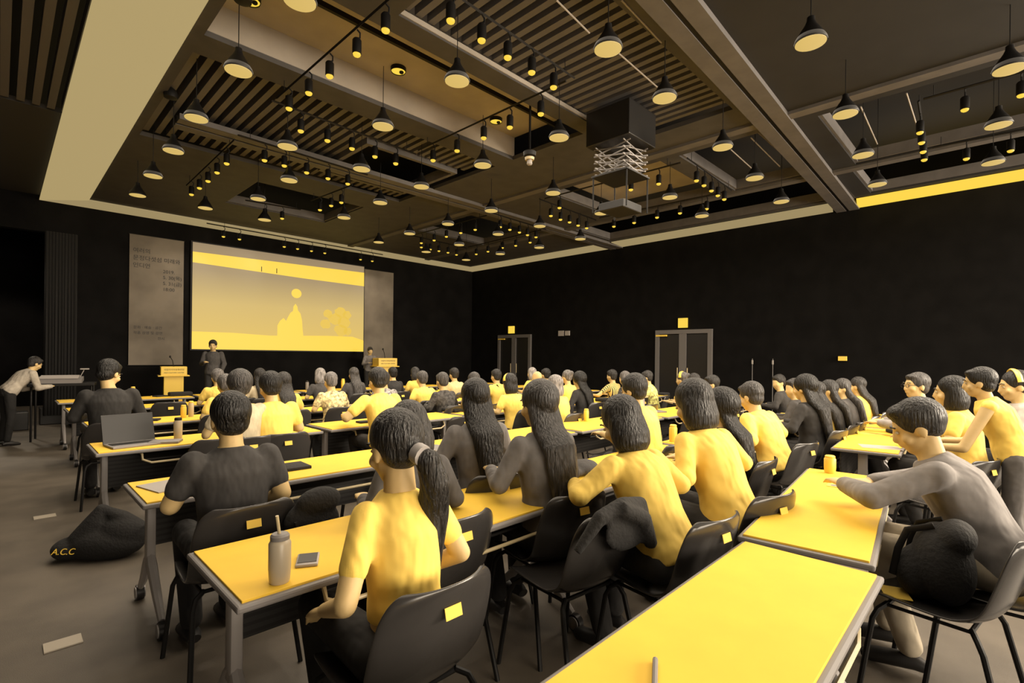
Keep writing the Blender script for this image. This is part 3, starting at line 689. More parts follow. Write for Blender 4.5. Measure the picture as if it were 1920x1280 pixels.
    def shoe(a): return MB().path([a + V((0, -0.06, -0.055)), a + V((0, -0.02, -0.045)), a + V((0, 0.06, -0.055)), a + V((0, 0.14, -0.068)), a + V((0, 0.175, -0.075))], [.03, .04, .042, .04, .02], 12, 0.8, X_)
    for i in (0, 1):
        b = shoe(an[i]); put('shoe', geo(('sh', stand, i), lambda b=b: b.mesh('shoe'), 'shoe'), mat('shoe_leather', 0.45 if (len(label) % 2) else 0.02, 0.5))
    # hair
    hk = ('h', hair, lean, yaw, pitch, near, stand, hlen, female, hr)
    hl = hlen or 0.42
    def hairmesh():
        mb = MB()
        cap_ = (.087 * hr, .100 * hr, .096 * hr) if hair != 'thin' else (.080 * hr, .097 * hr, .091 * hr)
        mb.ball(hq(0, -0.024, 0.042), cap_, HR, 3)
        back = hq(0, -0.06, 0.0)
        if hair in ('short', 'thin'):
            mb.ball(hq(0, -0.045, -0.015), (.078, .062, .07), HR)
            mb.ball(hq(0, 0.035, 0.085), (.066, .05, .032), HR)
        if hair == 'undercut':
            mb.ball(hq(0, 0.03, 0.09), (.07, .06, .038), HR); mb.ball(hq(0, -0.05, 0.0), (.076, .055, .06), HR)
        if hair == 'bob':
            P = [hq(0, -0.02, 0.07), hq(0, -0.035, 0.0), hq(0, -0.035, -0.06) + V((0, -.0, -.01)), hq(0, -0.03, -0.10) + V((0, 0, -.02)), hq(0, -0.03, -0.13) + V((0, 0, -.025))]
            mb.path(P, [.085, .100, .104, .094, .06], 18, 0.80, HR @ X_)
        if hair in ('long', 'verylong'):
            b0 = hq(0, -0.03, 0.07); b1 = hq(0, -0.045, -0.02); n_ = 6; pts = [b0, b1]; rr = [.083, .096]
            down = S_(0.40, -0.135)
            end = S_(0.47 - hl, -0.16)
            pts += [hq(0, -0.055, -0.09).lerp(down, 0.25), down]; rr += [.098, .10]
            for q in (0.35, 0.7, 1.0): pts.append(down.lerp(end, q)); rr.append(.10 - .045 * q)
            mb.path(pts, rr, 18, 0.52, HR @ X_)
            if hair == 'verylong':
                for sd in (-1, 1): mb.path([hq(sd * .06, 0, .04), hq(sd * .085, 0.0, -.05), S_(0.36, 0.02) + X_ * (sd * .10), S_(0.2, 0.05) + X_ * (sd * .11)], [.03, .035, .03, .012], 10)
        if hair == 'ponytail':
            mb.ball(hq(0, -0.045, -0.01), (.074, .060, .065), HR)
            r0 = hq(0.0, -0.10, -0.01); sx_ = 0.028
            pts = [r0, r0 + V((sx_, -.045, -.03)), r0 + V((sx_ * 2, -.05, -.11)), r0 + V((sx_ * 2.5, -.02, -.22)), r0 + V((sx_ * 1.5, 0.0, -hl * .82)), r0 + V((0.0, 0.01, -hl))]
            mb.path(pts, [.024, .042, .050, .054, .044, .012], 14, 0.8)
        if hair == 'bun':
            mb.ball(hq(0, -0.045, -0.01), (.074, .060, .065), HR); mb.ball(hq(0, -0.115, 0.07), .042)
        return mb.remesh('hair', 0.009 if near else 0.016, 3)
    if hair != 'none':
        ho = put('hair', geo(hk, hairmesh, 'hair'), hairmat(hv))
        if tie:
            r0 = hq(0, -0.112, -0.012); MB().path([r0 + V((0.01, -0.0, -.012)), r0 + V((0.014, -.03, -.02))], .034, 12).build('hair_tie', mat('hair_tie', tie, 0.5), ho)
        if acc == 'headband': MB().path([hq(.09 * cos(a), -0.01, .04 + .095 * sin(a)) for a in [pi * k / 14 for k in range(15)]], .011, 8, 2.2).build('headband', m_white, ho)
        if acc == 'clip': MB().box(hq(0.02, -0.115, 0.05), (0.06, 0.03, 0.03), bev=0.008).build('hair_clip', m_white, ho)
    if near:
        for sd in (-1, 1):
            MB().ball(hq(sd * .031, .079, .006), (.013, .008, .008), HR).build('eye', mat('eye_white', 0.5, 0.3), bd)
            MB().path([hq(sd * .016, .093, .030), hq(sd * .034, .090, .036), hq(sd * .052, .078, .030)], .0035, 6, 1.6).build('eyebrow', hairmat(hv), bd)
    if acc == 'glasses':
        g = MB()
        for sd in (-1, 1):
            g.path([hq(sd * .034 + .021 * cos(a), .100, .004 + .018 * sin(a)) for a in [2 * pi * k / 16 for k in range(17)]], .002, 6)
            g.path([hq(sd * .055, .098, .01), hq(sd * .080, .03, .01), hq(sd * .080, -.02, .0)], .002, 6)
        g.path([hq(-.013, .102, .006), hq(.013, .102, .006)], .002, 6).build('glasses', m_black, root)
    if acc == 'mask': MB().ball(hq(0, .062, -.055), (.052, .048, .042), HR).build('face_mask', m_white, root)
    if acc == 'strap': MB().path([S_(0.46, 0.06) + X_ * -.06, S_(0.455, -0.08) + X_ * -.07, S_(0.25, -.135) + X_ * .02, S_(0.08, -.12) + X_ * .12], .012, 8, 0.4).build('bag_strap', m_blackf, root)
    if acc == 'watch': 
        sh_, e_, w_ = arm(1, aR); d = (w_ - e_).normalized(); MB().path([w_ - d * .03, w_ - d * .008], .034, 14).build('wristwatch', m_white, root)
    if px is not None and not stand and snap:
        R = Mx.Rotation(rad(rz), 3, 'Z'); off = R @ V((hd.x, hd.y, 0)) * s; d1 = at_t(px, 1.0); best = None
        for sy in (1.41, 2.87, 4.66, 6.40, 8.30, 9.92, 11.35):
            tn = (sy + off.y) / d1.y if d1.y > 0.05 else 99
            if abs(tn - t) > 0.95: continue
            x_ = d1.x * tn - off.x; cl = min([math.hypot(x_ - a, sy - b) for a, b in SEATED] or [9])
            sc_ = abs(tn - t) + (3.0 * (0.5 - cl) if cl < 0.5 else 0)
            if best is None or sc_ < best[0]: best = (sc_, tn)
        if best: t = best[1]
    # scale so that the top of the head meets the height seen, and stand at the place of the head
    top = (hq(0, -0.02, 0.135)).z
    if px is not None:
        sc = s; p = at_t(px, t)
        if ztop: sc = ztop / top if stand else s
        R = Mx.Rotation(rad(rz), 3, 'Z'); off = R @ V((hd.x, hd.y, 0)) * sc
        root.location = (p.x - off.x, p.y - off.y, 0)
        if not stand: SEATED.append((root.location.x, root.location.y))
    else: root.location = (loc[0], loc[1], loc[2] if len(loc) > 2 else 0); sc = s
    root.scale = (sc, sc, sc) if stand else (sc, sc, 1.0 if abs(sc - 1) < 0.001 else sc)
    root.rotation_euler = (0, 0, rad(rz))
    if not stand and sit_chair:
        R = Mx.Rotation(rad(rz), 3, 'Z'); q = V(root.location) + R @ V((0, 0.02 + hang, 0))
        chair(q.x, q.y, rz, chair_label or ('black shell chair under the ' + ' '.join(label.split(' seated')[0].split(' sitting')[0].split()[:10])))
    return root

# ---- the people seated near the camera
person('woman with a long dark ponytail and white T-shirt seated nearest the camera, back turned', 742, 1.74, topy=765, slim=0.86, lean=5, pitch=14, hair='ponytail', hv=0.022, hlen=0.62, sv=0.9, aL='down', aR='lap', near=True, s=1.0, pv=0.012, tie=0.30, expose=0.12, hr=1.0, rz=0, hang=0.02, chair_label='black shell chair under the woman with the ponytail, nearest the camera')
person('man in a dark grey polo shirt seated at the second table from the left edge', 432, 2.52, topy=733, lean=6, pitch=6, hair='short', hv=0.010, sv=0.04, sleeve='short', aL='table', aR='lap', near=True, female=False, s=1.03, pv=0.012, hr=1.04, chair_label='black shell chair with white sticker under the man in the grey polo shirt')
person('person in a dark grey top seated just ahead of the ponytail woman, mostly hidden', 766, 2.45, topy=752, lean=16, pitch=22, hair='bob', hv=0.03, sv=0.07, sleeve='long', near=True, pv=0.03, s=1.0)
person('very long-haired woman in a grey top seated left of the other long-haired woman', 890, 3.25, topy=707, lean=10, pitch=5, hair='long', hv=0.014, hlen=0.42, sv=0.16, sleeve='long', near=True, rz=-14, yaw=-4, chair_label='black shell chair under the left of the two long-haired women')
person('very long-haired woman in brownish top seated right of the other long-haired woman', 1010, 2.82, topy=712, lean=8, pitch=4, hair='long', hv=0.032, hlen=0.50, sv=0.13, sleeve='long', near=True, rz=-10, hr=1.08, chair_label='black shell chair under the right of the two long-haired women')
person('woman with dark bob and pale grey shirt leaning over her notes', 1166, 2.62, topy=745, lean=30, pitch=28, hair='bob', hv=0.013, sv=0.66, sleeve='long', near=True, aL=(V((0.30, 0.26, 0.78)), V((0.16, 0.44, 0.775))), aR='write', rz=-8, hr=1.04, s=1.0, chair_label='black shell chair under the bob-haired woman in the pale grey shirt')
person('woman with shoulder-length dark hair and white shirt bending over the front row table', 1300, 3.02, topy=712, lean=26, pitch=20, hair='bob', hv=0.018, sv=0.82, sleeve='long', near=True, aR='write', rz=-14, hr=1.06, chair_label='black shell chair under the woman bending over in the white shirt')
person('person with dark hair and white T-shirt seated behind the bob-haired woman', 1188, 4.3, topy=700, lean=14, pitch=12, hair='short', hv=0.016, sv=0.9, female=False, near=True, hr=1.05)
person('woman with long black hair and black top seated to the right of the centre', 1350, 4.6, lean=8, pitch=4, hair='long', hv=0.008, hlen=0.40, sv=0.02, sleeve='long', hr=1.3)
person('man with curly hair and loose white shirt leaning forward on his arms', 1408, 3.9, topy=722, lean=26, pitch=16, hair='short', hv=0.045, sv=0.88, sleeve='long', near=True, female=False, aR='write', rz=-12, chair_label='black shell chair under the man leaning in the loose white shirt')
person('woman with long black hair and black jacket seated at the end of the front row', 1508, 4.45, topy=707, lean=8, pitch=4, hair='long', hv=0.008, hlen=0.36, sv=0.028, sleeve='long', rz=-8, hr=1.12, near=True, chair_label='black shell chair under the woman in the black jacket at the row end')
person('man in a heather grey sweater seen from the side, forearms on the white table', 1722, 2.5, topy=748, lean=30, pitch=24, hair='undercut', hv=0.022, sv=0.22, sleeve='long', near=True, female=False, aR=(V((0.27, 0.30, 0.79)), V((0.10, 0.47, 0.775))), aL=(V((0.25, 0.42, 0.78)), V((0.05, 0.56, 0.775))), acc='watch', rz=2, yaw=6, hr=1.02, s=1.02, pv=0.45, chair_label='black shell chair under the man in the heather grey sweater')
person('person with black hair and pale top seated beyond the man in the grey sweater', 1782, 4.3, topy=703, lean=10, pitch=4, hair='bob', hv=0.008, sv=0.7, near=True)
person('woman in a white vest with short dark hair leaning forward, right side', 1836, 3.7, lean=22, pitch=6, hair='short', hv=0.010, sv=0.92, sleeve='none', near=True, stand=True, aR='reach', aL='reach', ztop=1.46, pv=0.12, skirt=False)
person('person with glasses and grey hoodie facing the stage behind the grey sweater man', 1718, 5.2, topy=697, lean=6, pitch=0, yaw=40, hair='short', hv=0.05, sv=0.25, sleeve='long', acc='glasses', near=True, female=False)
person('woman with a white headband seated at the right edge of the picture', 1903, 4.6, topy=693, lean=10, pitch=8, yaw=20, hair='bun', hv=0.02, sv=0.35, sleeve='long', acc='headband', near=True)
person('person with dark hair and white T-shirt seated at the third row on the left', 507, 3.75, topy=705, lean=14, pitch=14, hair='short', hv=0.012, sv=0.88, female=False, near=True, hr=1.08, s=1.02, chair_label='black shell chair with a white sticker under the white T-shirt beside the dark-headed man')
person('person with grey-brown hair seated beyond the dark-headed man, head only showing', 449, 4.8, topy=690, lean=8, pitch=4, hair='short', hv=0.05, sv=0.5, hr=1.12)
person('man in a black jacket seated near the left wall, head turned to the right', 205, 4.95, topy=674, lean=6, pitch=22, yaw=-45, hair='short', hv=0.012, sv=0.02, sleeve='long', female=False, s=1.04, near=True, aR='table', chair_label='black shell chair with white sticker under the man in the black jacket')
person('man in a bright white T-shirt with arm resting on the table, third row', 708, 5.2, topy=690, lean=16, pitch=14, hair='short', hv=0.02, sv=0.92, female=False, near=True, aL='wide', hr=1.05, s=1.05, chair_label='black shell chair under the man in the bright white T-shirt')
# ---- people further off: (pixel x, distance, options, label)
far = [
 (408, 7.9, dict(hair='short', hv=.12, sv=.7), 'grey-haired person in the fourth row seen against the dark stage'),
 (422, 6.6, dict(hair='short', hv=.09, sv=.88, lean=14), 'person with light brown hair and white shirt near the left lectern'),
 (487, 7.8, dict(hair='long', hv=.02, sv=.5), 'woman with long dark hair and pale cardigan below the screen, left'),
 (531, 6.6, dict(hair='long', hv=.03, sv=.7, hr=1.1), 'woman with long brown hair and pale sleeves below the middle of the screen'),
 (600, 8.0, dict(hair='bob', hv=.25, sv=.05, lean=12), 'person with fair hair and dark top below the screen'),
 (620, 6.7, dict(hair='short', hv=.16, sv=.6, skind='check'), 'person with light hair and patterned shirt below the screen'),
 (663, 8.2, dict(hair='long', hv=.06, sv=.06), 'woman with wavy hair and dark blouse left of the right lectern'),
 (719, 7.6, dict(hair='short', hv=.03, sv=.3, skind='check'), 'person with dark hair and checked shirt just right of the right lectern'),
 (736, 9.2, dict(hair='short', hv=.01, sv=.02, sleeve='long', ), 'dark-clothed person sitting tall beside the right banner'),
 (778, 9.2, dict(hair='bob', hv=.03, sv=.7), 'person in white behind another white shirt right of the banner'),
 (791, 7.8, dict(hair='short', hv=.07, sv=.92, aR='wide', lean=14), 'person in a bright white T-shirt leaning on an elbow right of the banner'),
 (829, 7.2, dict(hair='short', hv=.06, sv=.05, skind='check', sleeve='long'), 'person in a dark checked shirt right of the banner'),
 (851, 9.6, dict(hair='short', hv=.02, sv=.6, ), 'person in a pale top sitting up behind the dark checked shirt'),
 (888, 7.4, dict(hair='long', hv=.05, sv=.4), 'long-haired woman left of the far door'),
 (930, 8.2, dict(hair='short', hv=.02, sv=.85, acc='strap'), 'person in white with a black bag strap below the far door'),
 (955, 7.2, dict(hair='bob', hv=.02, sv=.92, acc='headband', hr=1.1), 'woman in a white blouse with a pale headband below the far door'),
 (997, 10.6, dict(hair='bob', hv=.3, sv=.8), 'fair-haired person in white right of the far door'),
 (1007, 8.6, dict(hair='none', hv=.3, sv=.85), 'bald person in a white shirt right of the far door'),
 (1023, 9.8, dict(hair='short', hv=.012, sv=.1), 'dark-haired person between two pale heads right of the far door'),
 (1040, 6.4, dict(hair='bob', hv=.22, sv=.92, aL='wide', hr=1.1), 'woman with light hair and white shirt in the middle of the hall'),
 (1063, 8.9, dict(hair='bun', hv=.15, sv=.9), 'person with tied-up hair and white top in the middle of the hall'),
 (1086, 7.0, dict(hair='long', hv=.008, sv=.02, hr=1.2, hlen=.36, sleeve='long'), 'woman with thick black hair and black top in the middle of the hall'),
 (1147, 9.6, dict(hair='short', hv=.02, sv=.8, skind='stripe', aL='wide'), 'person in a striped shirt between the two doors'),
 (1171, 9.2, dict(hair='bob', hv=.12, sv=.03), 'person with light brown bob and dark top between the two doors'),
 (1186, 7.6, dict(hair='short', hv=.012, sv=.3), 'dark-haired person half hidden behind a white T-shirt, centre right'),
 (1213, 8.6, dict(hair='short', hv=.04, sv=.8, skind='check', rz=20), 'person in a pale patterned shirt left of the nearer double door'),
 (1279, 8.4, dict(hair='bun', hv=.10, sv=.85, acc='headband'), 'person in white with a headband at the foot of the nearer double door'),
 (1300, 8.0, dict(hair='bob', hv=.03, sv=.9), 'person with a dark bob and white top in the nearer doorway'),
 (1334, 7.6, dict(hair='short', hv=.02, sv=.5, skind='stripe', yaw=40, sleeve='long'), 'person in dark stripes looking left at the right edge of the nearer door'),
 (1460, 7.9, dict(hair='short', hv=.02, sv=.03, yaw=60, sleeve='long'), 'person in black looking left toward the stage beyond the double door'),
 (1488, 6.2, dict(hair='short', hv=.03, sv=.05, yaw=50, sleeve='long'), 'person in profile next to the long-haired woman in black'),
 (1528, 5.9, dict(hair='long', hv=.02, sv=.7, hlen=.3), 'woman with dark hair and pale cardigan at the right of the crowd'),
 (1552, 6.3, dict(hair='long', hv=.02, sv=.05, hlen=.32, yaw=20, sleeve='long'), 'dark-haired woman in black between two pale cardigans at the right'),
 (1578, 6.0, dict(hair='long', hv=.05, sv=.06, hlen=.36, yaw=35, sleeve='long', skirt=True, pv=.9), 'woman with long brown hair in profile wearing a white skirt, right side'),
 (1607, 6.6, dict(hair='long', hv=.03, sv=.8, hlen=.3, sleeve='long'), 'last woman of the row at the right, white top and dark hair'),
]
for k, (px, t_, o_, lab) in enumerate(far):
    o_ = dict(o_); o_.setdefault('lean', (8, 12)[k % 2]); o_.setdefault('pitch', (6, 10)[k % 2]); o_.setdefault('vox', 0.015 if t_ < 7.2 else 0.02)
    person(lab[0:] , px, t_, **o_)
# standing figures
person('man in a dark suit standing on the stage left of the screen', 399, 10.9, hair='short', hv=.02, sv=.06, sleeve='long', aR='hold', aL='stand', stand=True, ztop=1.58, female=False, lean=2, rz=150, yaw=10, near=True, acc=None)
person('speaker standing behind the right lectern on the stage', 694, 14.55, hair='short', hv=.03, sv=.2, sleeve='long', stand=True, ztop=1.52, lean=3, rz=170, aR='hold', aL='hold')
person('man in a pale shirt bending over the sound desk at the far left', 66, 8.3, hair='short', hv=.03, sv=.40, sleeve='long', stand=True, ztop=1.40, female=False, lean=42, rz=-70, aR=(V((0.2, 0.34, 0.98)), V((0.15, 0.55, 1.0))), aL=(V((0.24, 0.3, 0.95)), V((0.2, 0.5, 0.98))), near=True, pv=0.01, pitch=25)
for o in bpy.data.objects:
    if o.name.startswith('person') and o.get('label', '').endswith('left of the screen') or o.get('label', '').startswith('speaker standing behind'): o.location.z = 0.2

# ---- empty chairs
ech = [(1.93, 1.50, -6, 'empty black shell chair draped with a black jacket, foreground centre'),
       (2.90, 0.20, -8, 'shell chair holding the black backpack at the lower right'),
       (1.25, 4.75, 0, 'empty black shell chair at the third row table with the laptop'), (0.95, 8.5, 0, 'empty black shell chair with white sticker in the fifth row, leftmost'),
       (1.65, 8.45, 0, 'empty black shell chair with white sticker in the fifth row, second from the left'), (1.75, 6.5, 0, 'empty black shell chair in the fourth row left of the clear bottle'),
       (2.9, 4.6, 0, 'empty black shell chair with a black bag hanging on it, third row'), (3.7, 4.65, 0, 'empty black shell chair right of the one with the bag, third row'),
       (3.05, 2.85, -5, 'empty black shell chair in the second row left of the long-haired women'), (3.5, 6.4, 0, 'empty black shell chair in the fourth row near the middle'),
       (4.6, 3.0, -6, 'empty black shell chair in the second row with a pale bag on it'), (5.6, 4.7, 0, 'empty black shell chair in the third row, centre of the hall'),
       (4.6, 6.5, 0, 'empty black shell chair in the fourth row, centre of the hall'), (6.0, 3.0, -5, 'empty black shell chair in the second row toward the right'),
       (4.9, 0.35, -20, 'empty black shell chair in the aisle beyond the man in grey'), (2.6, 8.5, 0, 'empty black shell chair in the fifth row left of the middle')]
for x, y, r_, lab in ech: chair(x, y, r_, lab)

# ---------------------------------------------------------------- things on the tables and floor
ZT = 0.722
_at_z = at_z
def at_z(px, py, z):
    p = _at_z(px, py, z)
    if abs(z - ZT) > 0.001: return p
    best = None
    for (x, y, a, hw) in TABLES:
        for i in range(17):
            for j in range(7):
                cu = -0.76 + 0.095 * i; cv = (hw - 0.09) * (j - 3) / 3.0; q = V((x + cu * cos(a) - cv * sin(a), y + cu * sin(a) + cv * cos(a), z))
                r = q - V((0, 0, HC)); t_ = r.dot(Fw)
                if t_ < 0.3: continue
                d = math.hypot(960 + FPX * r.dot(Rt) / t_ - px, CYP - FPX * r.dot(Ut) / t_ - py)
                if best is None or d < best[0]: best = (d, q)
    dx = best[1] - p
    return p if math.hypot(dx.x, dx.y) < 0.09 else best[1]
def tumbler(p, h, r, lab, straw=False, lid=m_grey, body=None, name='tumbler'):
    t = thing(name, lab, 'tumbler', p)
    MB().lathe([(r * .86, 0), (r * .92, 0.006), (r, h * .3), (r, h * .80), (r * .86, h * .86), (r * .80, h * .88)], n=28).build('cup', body or mat('tumbler_steel', 0.45, 0.35), t)
    MB().lathe([(r * .84, h * .88), (r * .86, h * .885), (r * .86, h * .96), (r * .7, h), (r * .3, h * 1.005)], n=28).build('lid', lid, t)
    if straw: MB().path([(0.0, 0.0, h * .9), (-0.012, -0.004, h * 1.38)], 0.0055, 10).build('straw', m_chrome, t)
    return t
tumbler(at_z(524, 1090, ZT), 0.165, 0.036, 'grey tumbler with a straw on the foreground table', True)
tumbler(at_z(335, 818, ZT), 0.19, 0.034, 'grey flask with a black lid on the table with the laptop', False, m_black)
tumbler(at_z(361, 776, ZT), 0.19, 0.030, 'clear water bottle on the fourth row table', False, m_paper, mat('clear_plastic', 0.5, 0.2), 'water_bottle')
tumbler(at_z(246, 733, ZT), 0.18, 0.035, 'pale bottle on the table right of the man in the black jacket', False, m_white, m_white, 'water_bottle')
tumbler(at_z(1556, 886, ZT), 0.12, 0.036, 'white paper cup standing on the far end of the joined table', False, m_white, m_white, 'paper_cup')
tumbler(at_z(1262, 828, ZT), 0.16, 0.036, 'white bottle beside the woman bending over in white', False, m_white, m_white, 'water_bottle')
tumbler(at_z(1064, 878, ZT), 0.17, 0.036, 'tan flask on the front row table left of the bob-haired woman', False, m_paper, m_tan, 'tumbler')
tumbler(at_z(577, 725, ZT), 0.2, 0.035, 'small dark bottle below the screen', False, m_black, m_grey, 'water_bottle'); tumbler(at_z(641, 712, ZT), 0.22, 0.04, 'white bottle below the screen left of the lectern', False, m_white, m_white, 'water_bottle')
# phone
p = at_z(577, 1052, ZT); t = thing('phone', 'pale phone lying face up with a dark screen on the foreground table', 'phone', p, rad(-28))
MB().box((0, 0, 0.006), (0.078, 0.115, 0.011), bev=0.004).build('body', m_tan, t); MB().box((0, 0.004, 0.0125), (0.066, 0.088, 0.002)).build('screen', m_blackp, t, False)
# laptop
p = at_z(228, 833, ZT); t = thing('laptop', 'open black laptop on the third row table at the left', 'laptop', (0.80, 5.22, ZT), rad(8))
MB().box((0, -0.02, 0.009), (0.37, 0.25, 0.016), bev=0.004).build('base', m_grey, t, False); MB().box((0, 0.145, 0.125), (0.37, 0.01, 0.25), bev=0.003, rot=Mx.Rotation(rad(-18), 3, 'X')).build('display', m_blackp, t, False)
MB().box((0, 0.0, 0.0185), (0.33, 0.11, 0.002)).build('keyboard', m_black, t, False)
# papers
def paper(x, y, rz, lab, w_=0.21, h_=0.297, z=ZT, m=None, name='paper_sheet', th=0.002):
    o = MB().box((0, 0, th / 2), (w_, h_, th)).build(name, m or m_paper, None, False); o.location = (x, y, z); o.rotation_euler = (0, 0, rad(rz)); return tag(o, lab, 'paper')
q = at_z(345, 905, ZT); n_ = thing('open_booklet', 'open pale booklet on the second row table beside the man in the grey polo', 'booklet', (q.x, q.y, ZT), rad(14))
MB().box((-0.10, 0, 0.004), (0.19, 0.26, 0.006)).build('page', m_tan, n_, False); MB().box((0.10, 0, 0.004), (0.19, 0.26, 0.006)).build('page', m_paper, n_, False)
pn = MB().path([(0, -0.07, 0), (0, 0.07, 0)], 0.005, 8).build('pen', m_ink, None); pn.location = (q.x - 0.03, q.y, ZT + 0.012); pn.rotation_euler = (0, 0, rad(28)); tag(pn, 'dark pen lying on the open booklet beside the man in grey', 'pen')
q = at_z(1228, 1268, ZT); pn = MB().path([(0, -0.06, 0), (0, 0.06, 0)], 0.007, 8).build('pen', m_edge, None); pn.location = (q.x, q.y, ZT + 0.008); pn.rotation_euler = (0, 0, rad(-62)); tag(pn, 'grey pen at the bottom edge of the nearest table', 'pen')
k = 0
for px, py, r_, m_, lab in ((1690, 775, 5, m_paper, 'white sheet under the cables on the far right table'), (1625, 812, 12, m_paper, 'white sheet with a printed line beyond the joined table'), (1650, 838, 20, m_tan, 'tan folded card at the near end of the table beyond the joined one'),
        (935, 765, 8, m_paper, 'white sheet on the table right of the white T-shirt'), (825, 840, 10, m_grey, 'grey folded cloth sheet on the second row table right of the ponytail woman'), (1100, 875, 0, m_paper, 'white notes in front of the bob-haired woman'),
        (1225, 735, 0, m_grey, 'grey sheet on the table beyond the white T-shirt, centre right'), (520, 738, 0, m_paper, 'white sheet on the fourth row table below the screen'), (1140, 760, 5, m_grey, 'dark grey sheet on the table left of the white T-shirt, centre right'),
        (300, 712, 0, m_paper, 'white sheet at the foot of the left lectern'), (460, 700, 0, m_paper, 'white sheet on the far left table below the screen')):
    q = at_z(px, py, ZT); paper(q.x, q.y, r_, lab, m=m_)
# the standing card holder with printed lines on the joined table (its square code is left out)
q = at_z(1590, 912, ZT); t = thing('table_card', 'clear card lying on the joined table with dark printed lines', 'card', (q.x, q.y, ZT + 0.001), rad(96))
MB().box((0, 0, 0.001), (0.21, 0.15, 0.002)).build('card', m_paper, t, False)
for i in range(3): MB().box((0, -0.045 + i * 0.018, 0.0025), (0.16 - 0.02 * i, 0.005, 0.001)).build('printed_line', m_ink, t, False)
MB().box((0.06, 0.035, 0.0025), (0.05, 0.05, 0.001)).build('printed_picture', m_grey, t, False)
# floor boxes
for px, py, lab in ((118, 1207, 'pale rectangular floor plate in the aisle at the lower left'), (84, 969, 'pale rectangular floor plate in the aisle beyond the nearest one')):
    q = at_z(px, py, 0); o = MB().box((0, 0, 0.004), (0.15, 0.11, 0.008), bev=0.002).build('floor_plate', mat('floor_plate', 0.42, 0.5), None, False); o.location = (q.x, q.y, 0); o.rotation_euler = (0, 0, rad(0)); tag(o, lab, 'floor plate')
# cloth-like and bag-like forms
def blob(name, parts, m, lab, cat, loc, rz=0, vox=0.012, it=4):
    mb = MB()
    for kd, a in parts:
        if kd == 'b': mb.ball(a[0], a[1], Euler([rad(v) for v in a[2]]).to_matrix() if len(a) > 2 else None, 3)
        else: mb.path(a[0], a[1], 12, a[2] if len(a) > 2 else 1.0)
    t = thing(name, lab, cat, loc, rad(rz)); me = mb.remesh('body', vox, it); link('body', me, m, t); return t
q = at_z(185, 1050, 0)
t = blob('backpack', [('b', ((.02, 0, .10), (.26, .14, .12))), ('b', ((.12, .02, .15), (.17, .12, .14))), ('b', ((-.20, -.01, .075), (.12, .12, .08))), ('p', ([(-.10, .02, .12), (-.04, .03, .26), (-.02, .03, .37)], [.13, .09, .03])), ('p', ([(-.02, .03, .34), (.10, .03, .27), (.24, .02, .16)], [.03, .06, .08]))], m_blackf, 'black bag slumped on the floor at the left below the second table', 'bag', (q.x + 0.03, q.y + 0.06, 0), -38)
MB().path([(-.02, .08, .2), (.0, .10, .30), (.1, .08, .30), (.16, .04, .22)], .012, 8, 0.5).build('strap', m_black, t)
text('lettering', 'A.C.C', 0.06, m_white, t, (-.25, -.135, .075), (rad(58), 0, rad(-2)))
# jacket draped on the empty chair
t = blob('draped_jacket', [('p', ([(-.24, -.27, .70), (-.14, -.305, .83), (0, -.31, .86), (.14, -.30, .84), (.25, -.25, .74)], [.02, .032, .036, .034, .025])), ('p', ([(.20, -.26, .80), (.27, -.27, .66), (.30, -.26, .52), (.27, -.24, .44)], [.035, .045, .04, .02])), ('b', ((0.03, -.325, .76), (.16, .022, .10))), ('p', ([(-.05, -.34, .86), (.08, -.36, .80), (.16, -.35, .66)], [.035, .04, .03]))], m_blackf, 'black hooded jacket draped over the back of the empty foreground chair', 'jacket', (1.93, 1.50, 0), -6)
# folded jacket on the table
q = at_z(1065, 905, ZT); blob('folded_jacket', [('b', ((0, 0, .03), (.20, .11, .035), (0, 4, 0))), ('b', ((.16, -.03, .04), (.12, .10, .045), (0, -6, 20))), ('b', ((-.16, .02, .02), (.10, .09, .025)))], mat('charcoal_cloth', 0.04, 0.9, bump=0.5, bscale=15), 'dark grey jacket lying folded across the right end of the foreground table', 'jacket', (q.x + .05, q.y + .05, ZT), 2)
# backpack on the right chair
t = blob('backpack', [('b', ((0, -.04, .62), (.155, .105, .175), (-12, 0, 0))), ('b', ((0, .04, .56), (.13, .09, .12))), ('b', ((0, -.08, .74), (.11, .07, .08)))], m_blackf, 'black rounded backpack sitting on the chair at the lower right', 'backpack', (2.90, 0.24, 0), -8)
for s_ in (-1, 1): MB().path([(s_ * .07, -.02, .79), (s_ * .08, .07, .75), (s_ * .09, .10, .66), (s_ * .09, .12, .54)], .014, 8, 0.4).build('strap', m_black, t)
o = MB().box((0, 0, 0), (0.13, 0.10, 0.004), bev=0.001).build('note_card', m_paper, None, False); o.location = (2.82, 0.36, 0.462); o.rotation_euler = (0, 0, rad(20)); tag(o, 'white card lying on the seat of the lower right chair', 'card')
# black bag hung on the chair in front of the ponytail woman, white shoulder bag on the third row chair
t = blob('shoulder_bag', [('b', ((0, 0, .60), (.15, .07, .11), (0, 12, 0))), ('b', ((.02, -.02, .70), (.12, .06, .07)))], m_blackf, 'black shoulder bag hanging on the chair left of the ponytail woman', 'bag', (1.08, 2.42, 0.08), 10)
MB().path([(-.12, -.05, .64), (-.10, -.07, .50), (0, -.08, .44), (.10, -.07, .50), (.14, -.05, .66)], .010, 8, 0.6).build('strap', m_black, t)
t = blob('shoulder_bag', [('b', ((0, -.02, .70), (.16, .08, .09))), ('b', ((-.06, -.02, .64), (.09, .07, .08)))], m_white, 'white bag slung over the chair in the third row left of centre', 'bag', (2.95, 4.42, 0.08), 0)
MB().path([(-.08, -.10, .70), (-.07, -.11, .52), (.0, -.12, .46), (.08, -.11, .54), (.09, -.10, .70)], .016, 8, 0.5).build('strap', m_white, t)
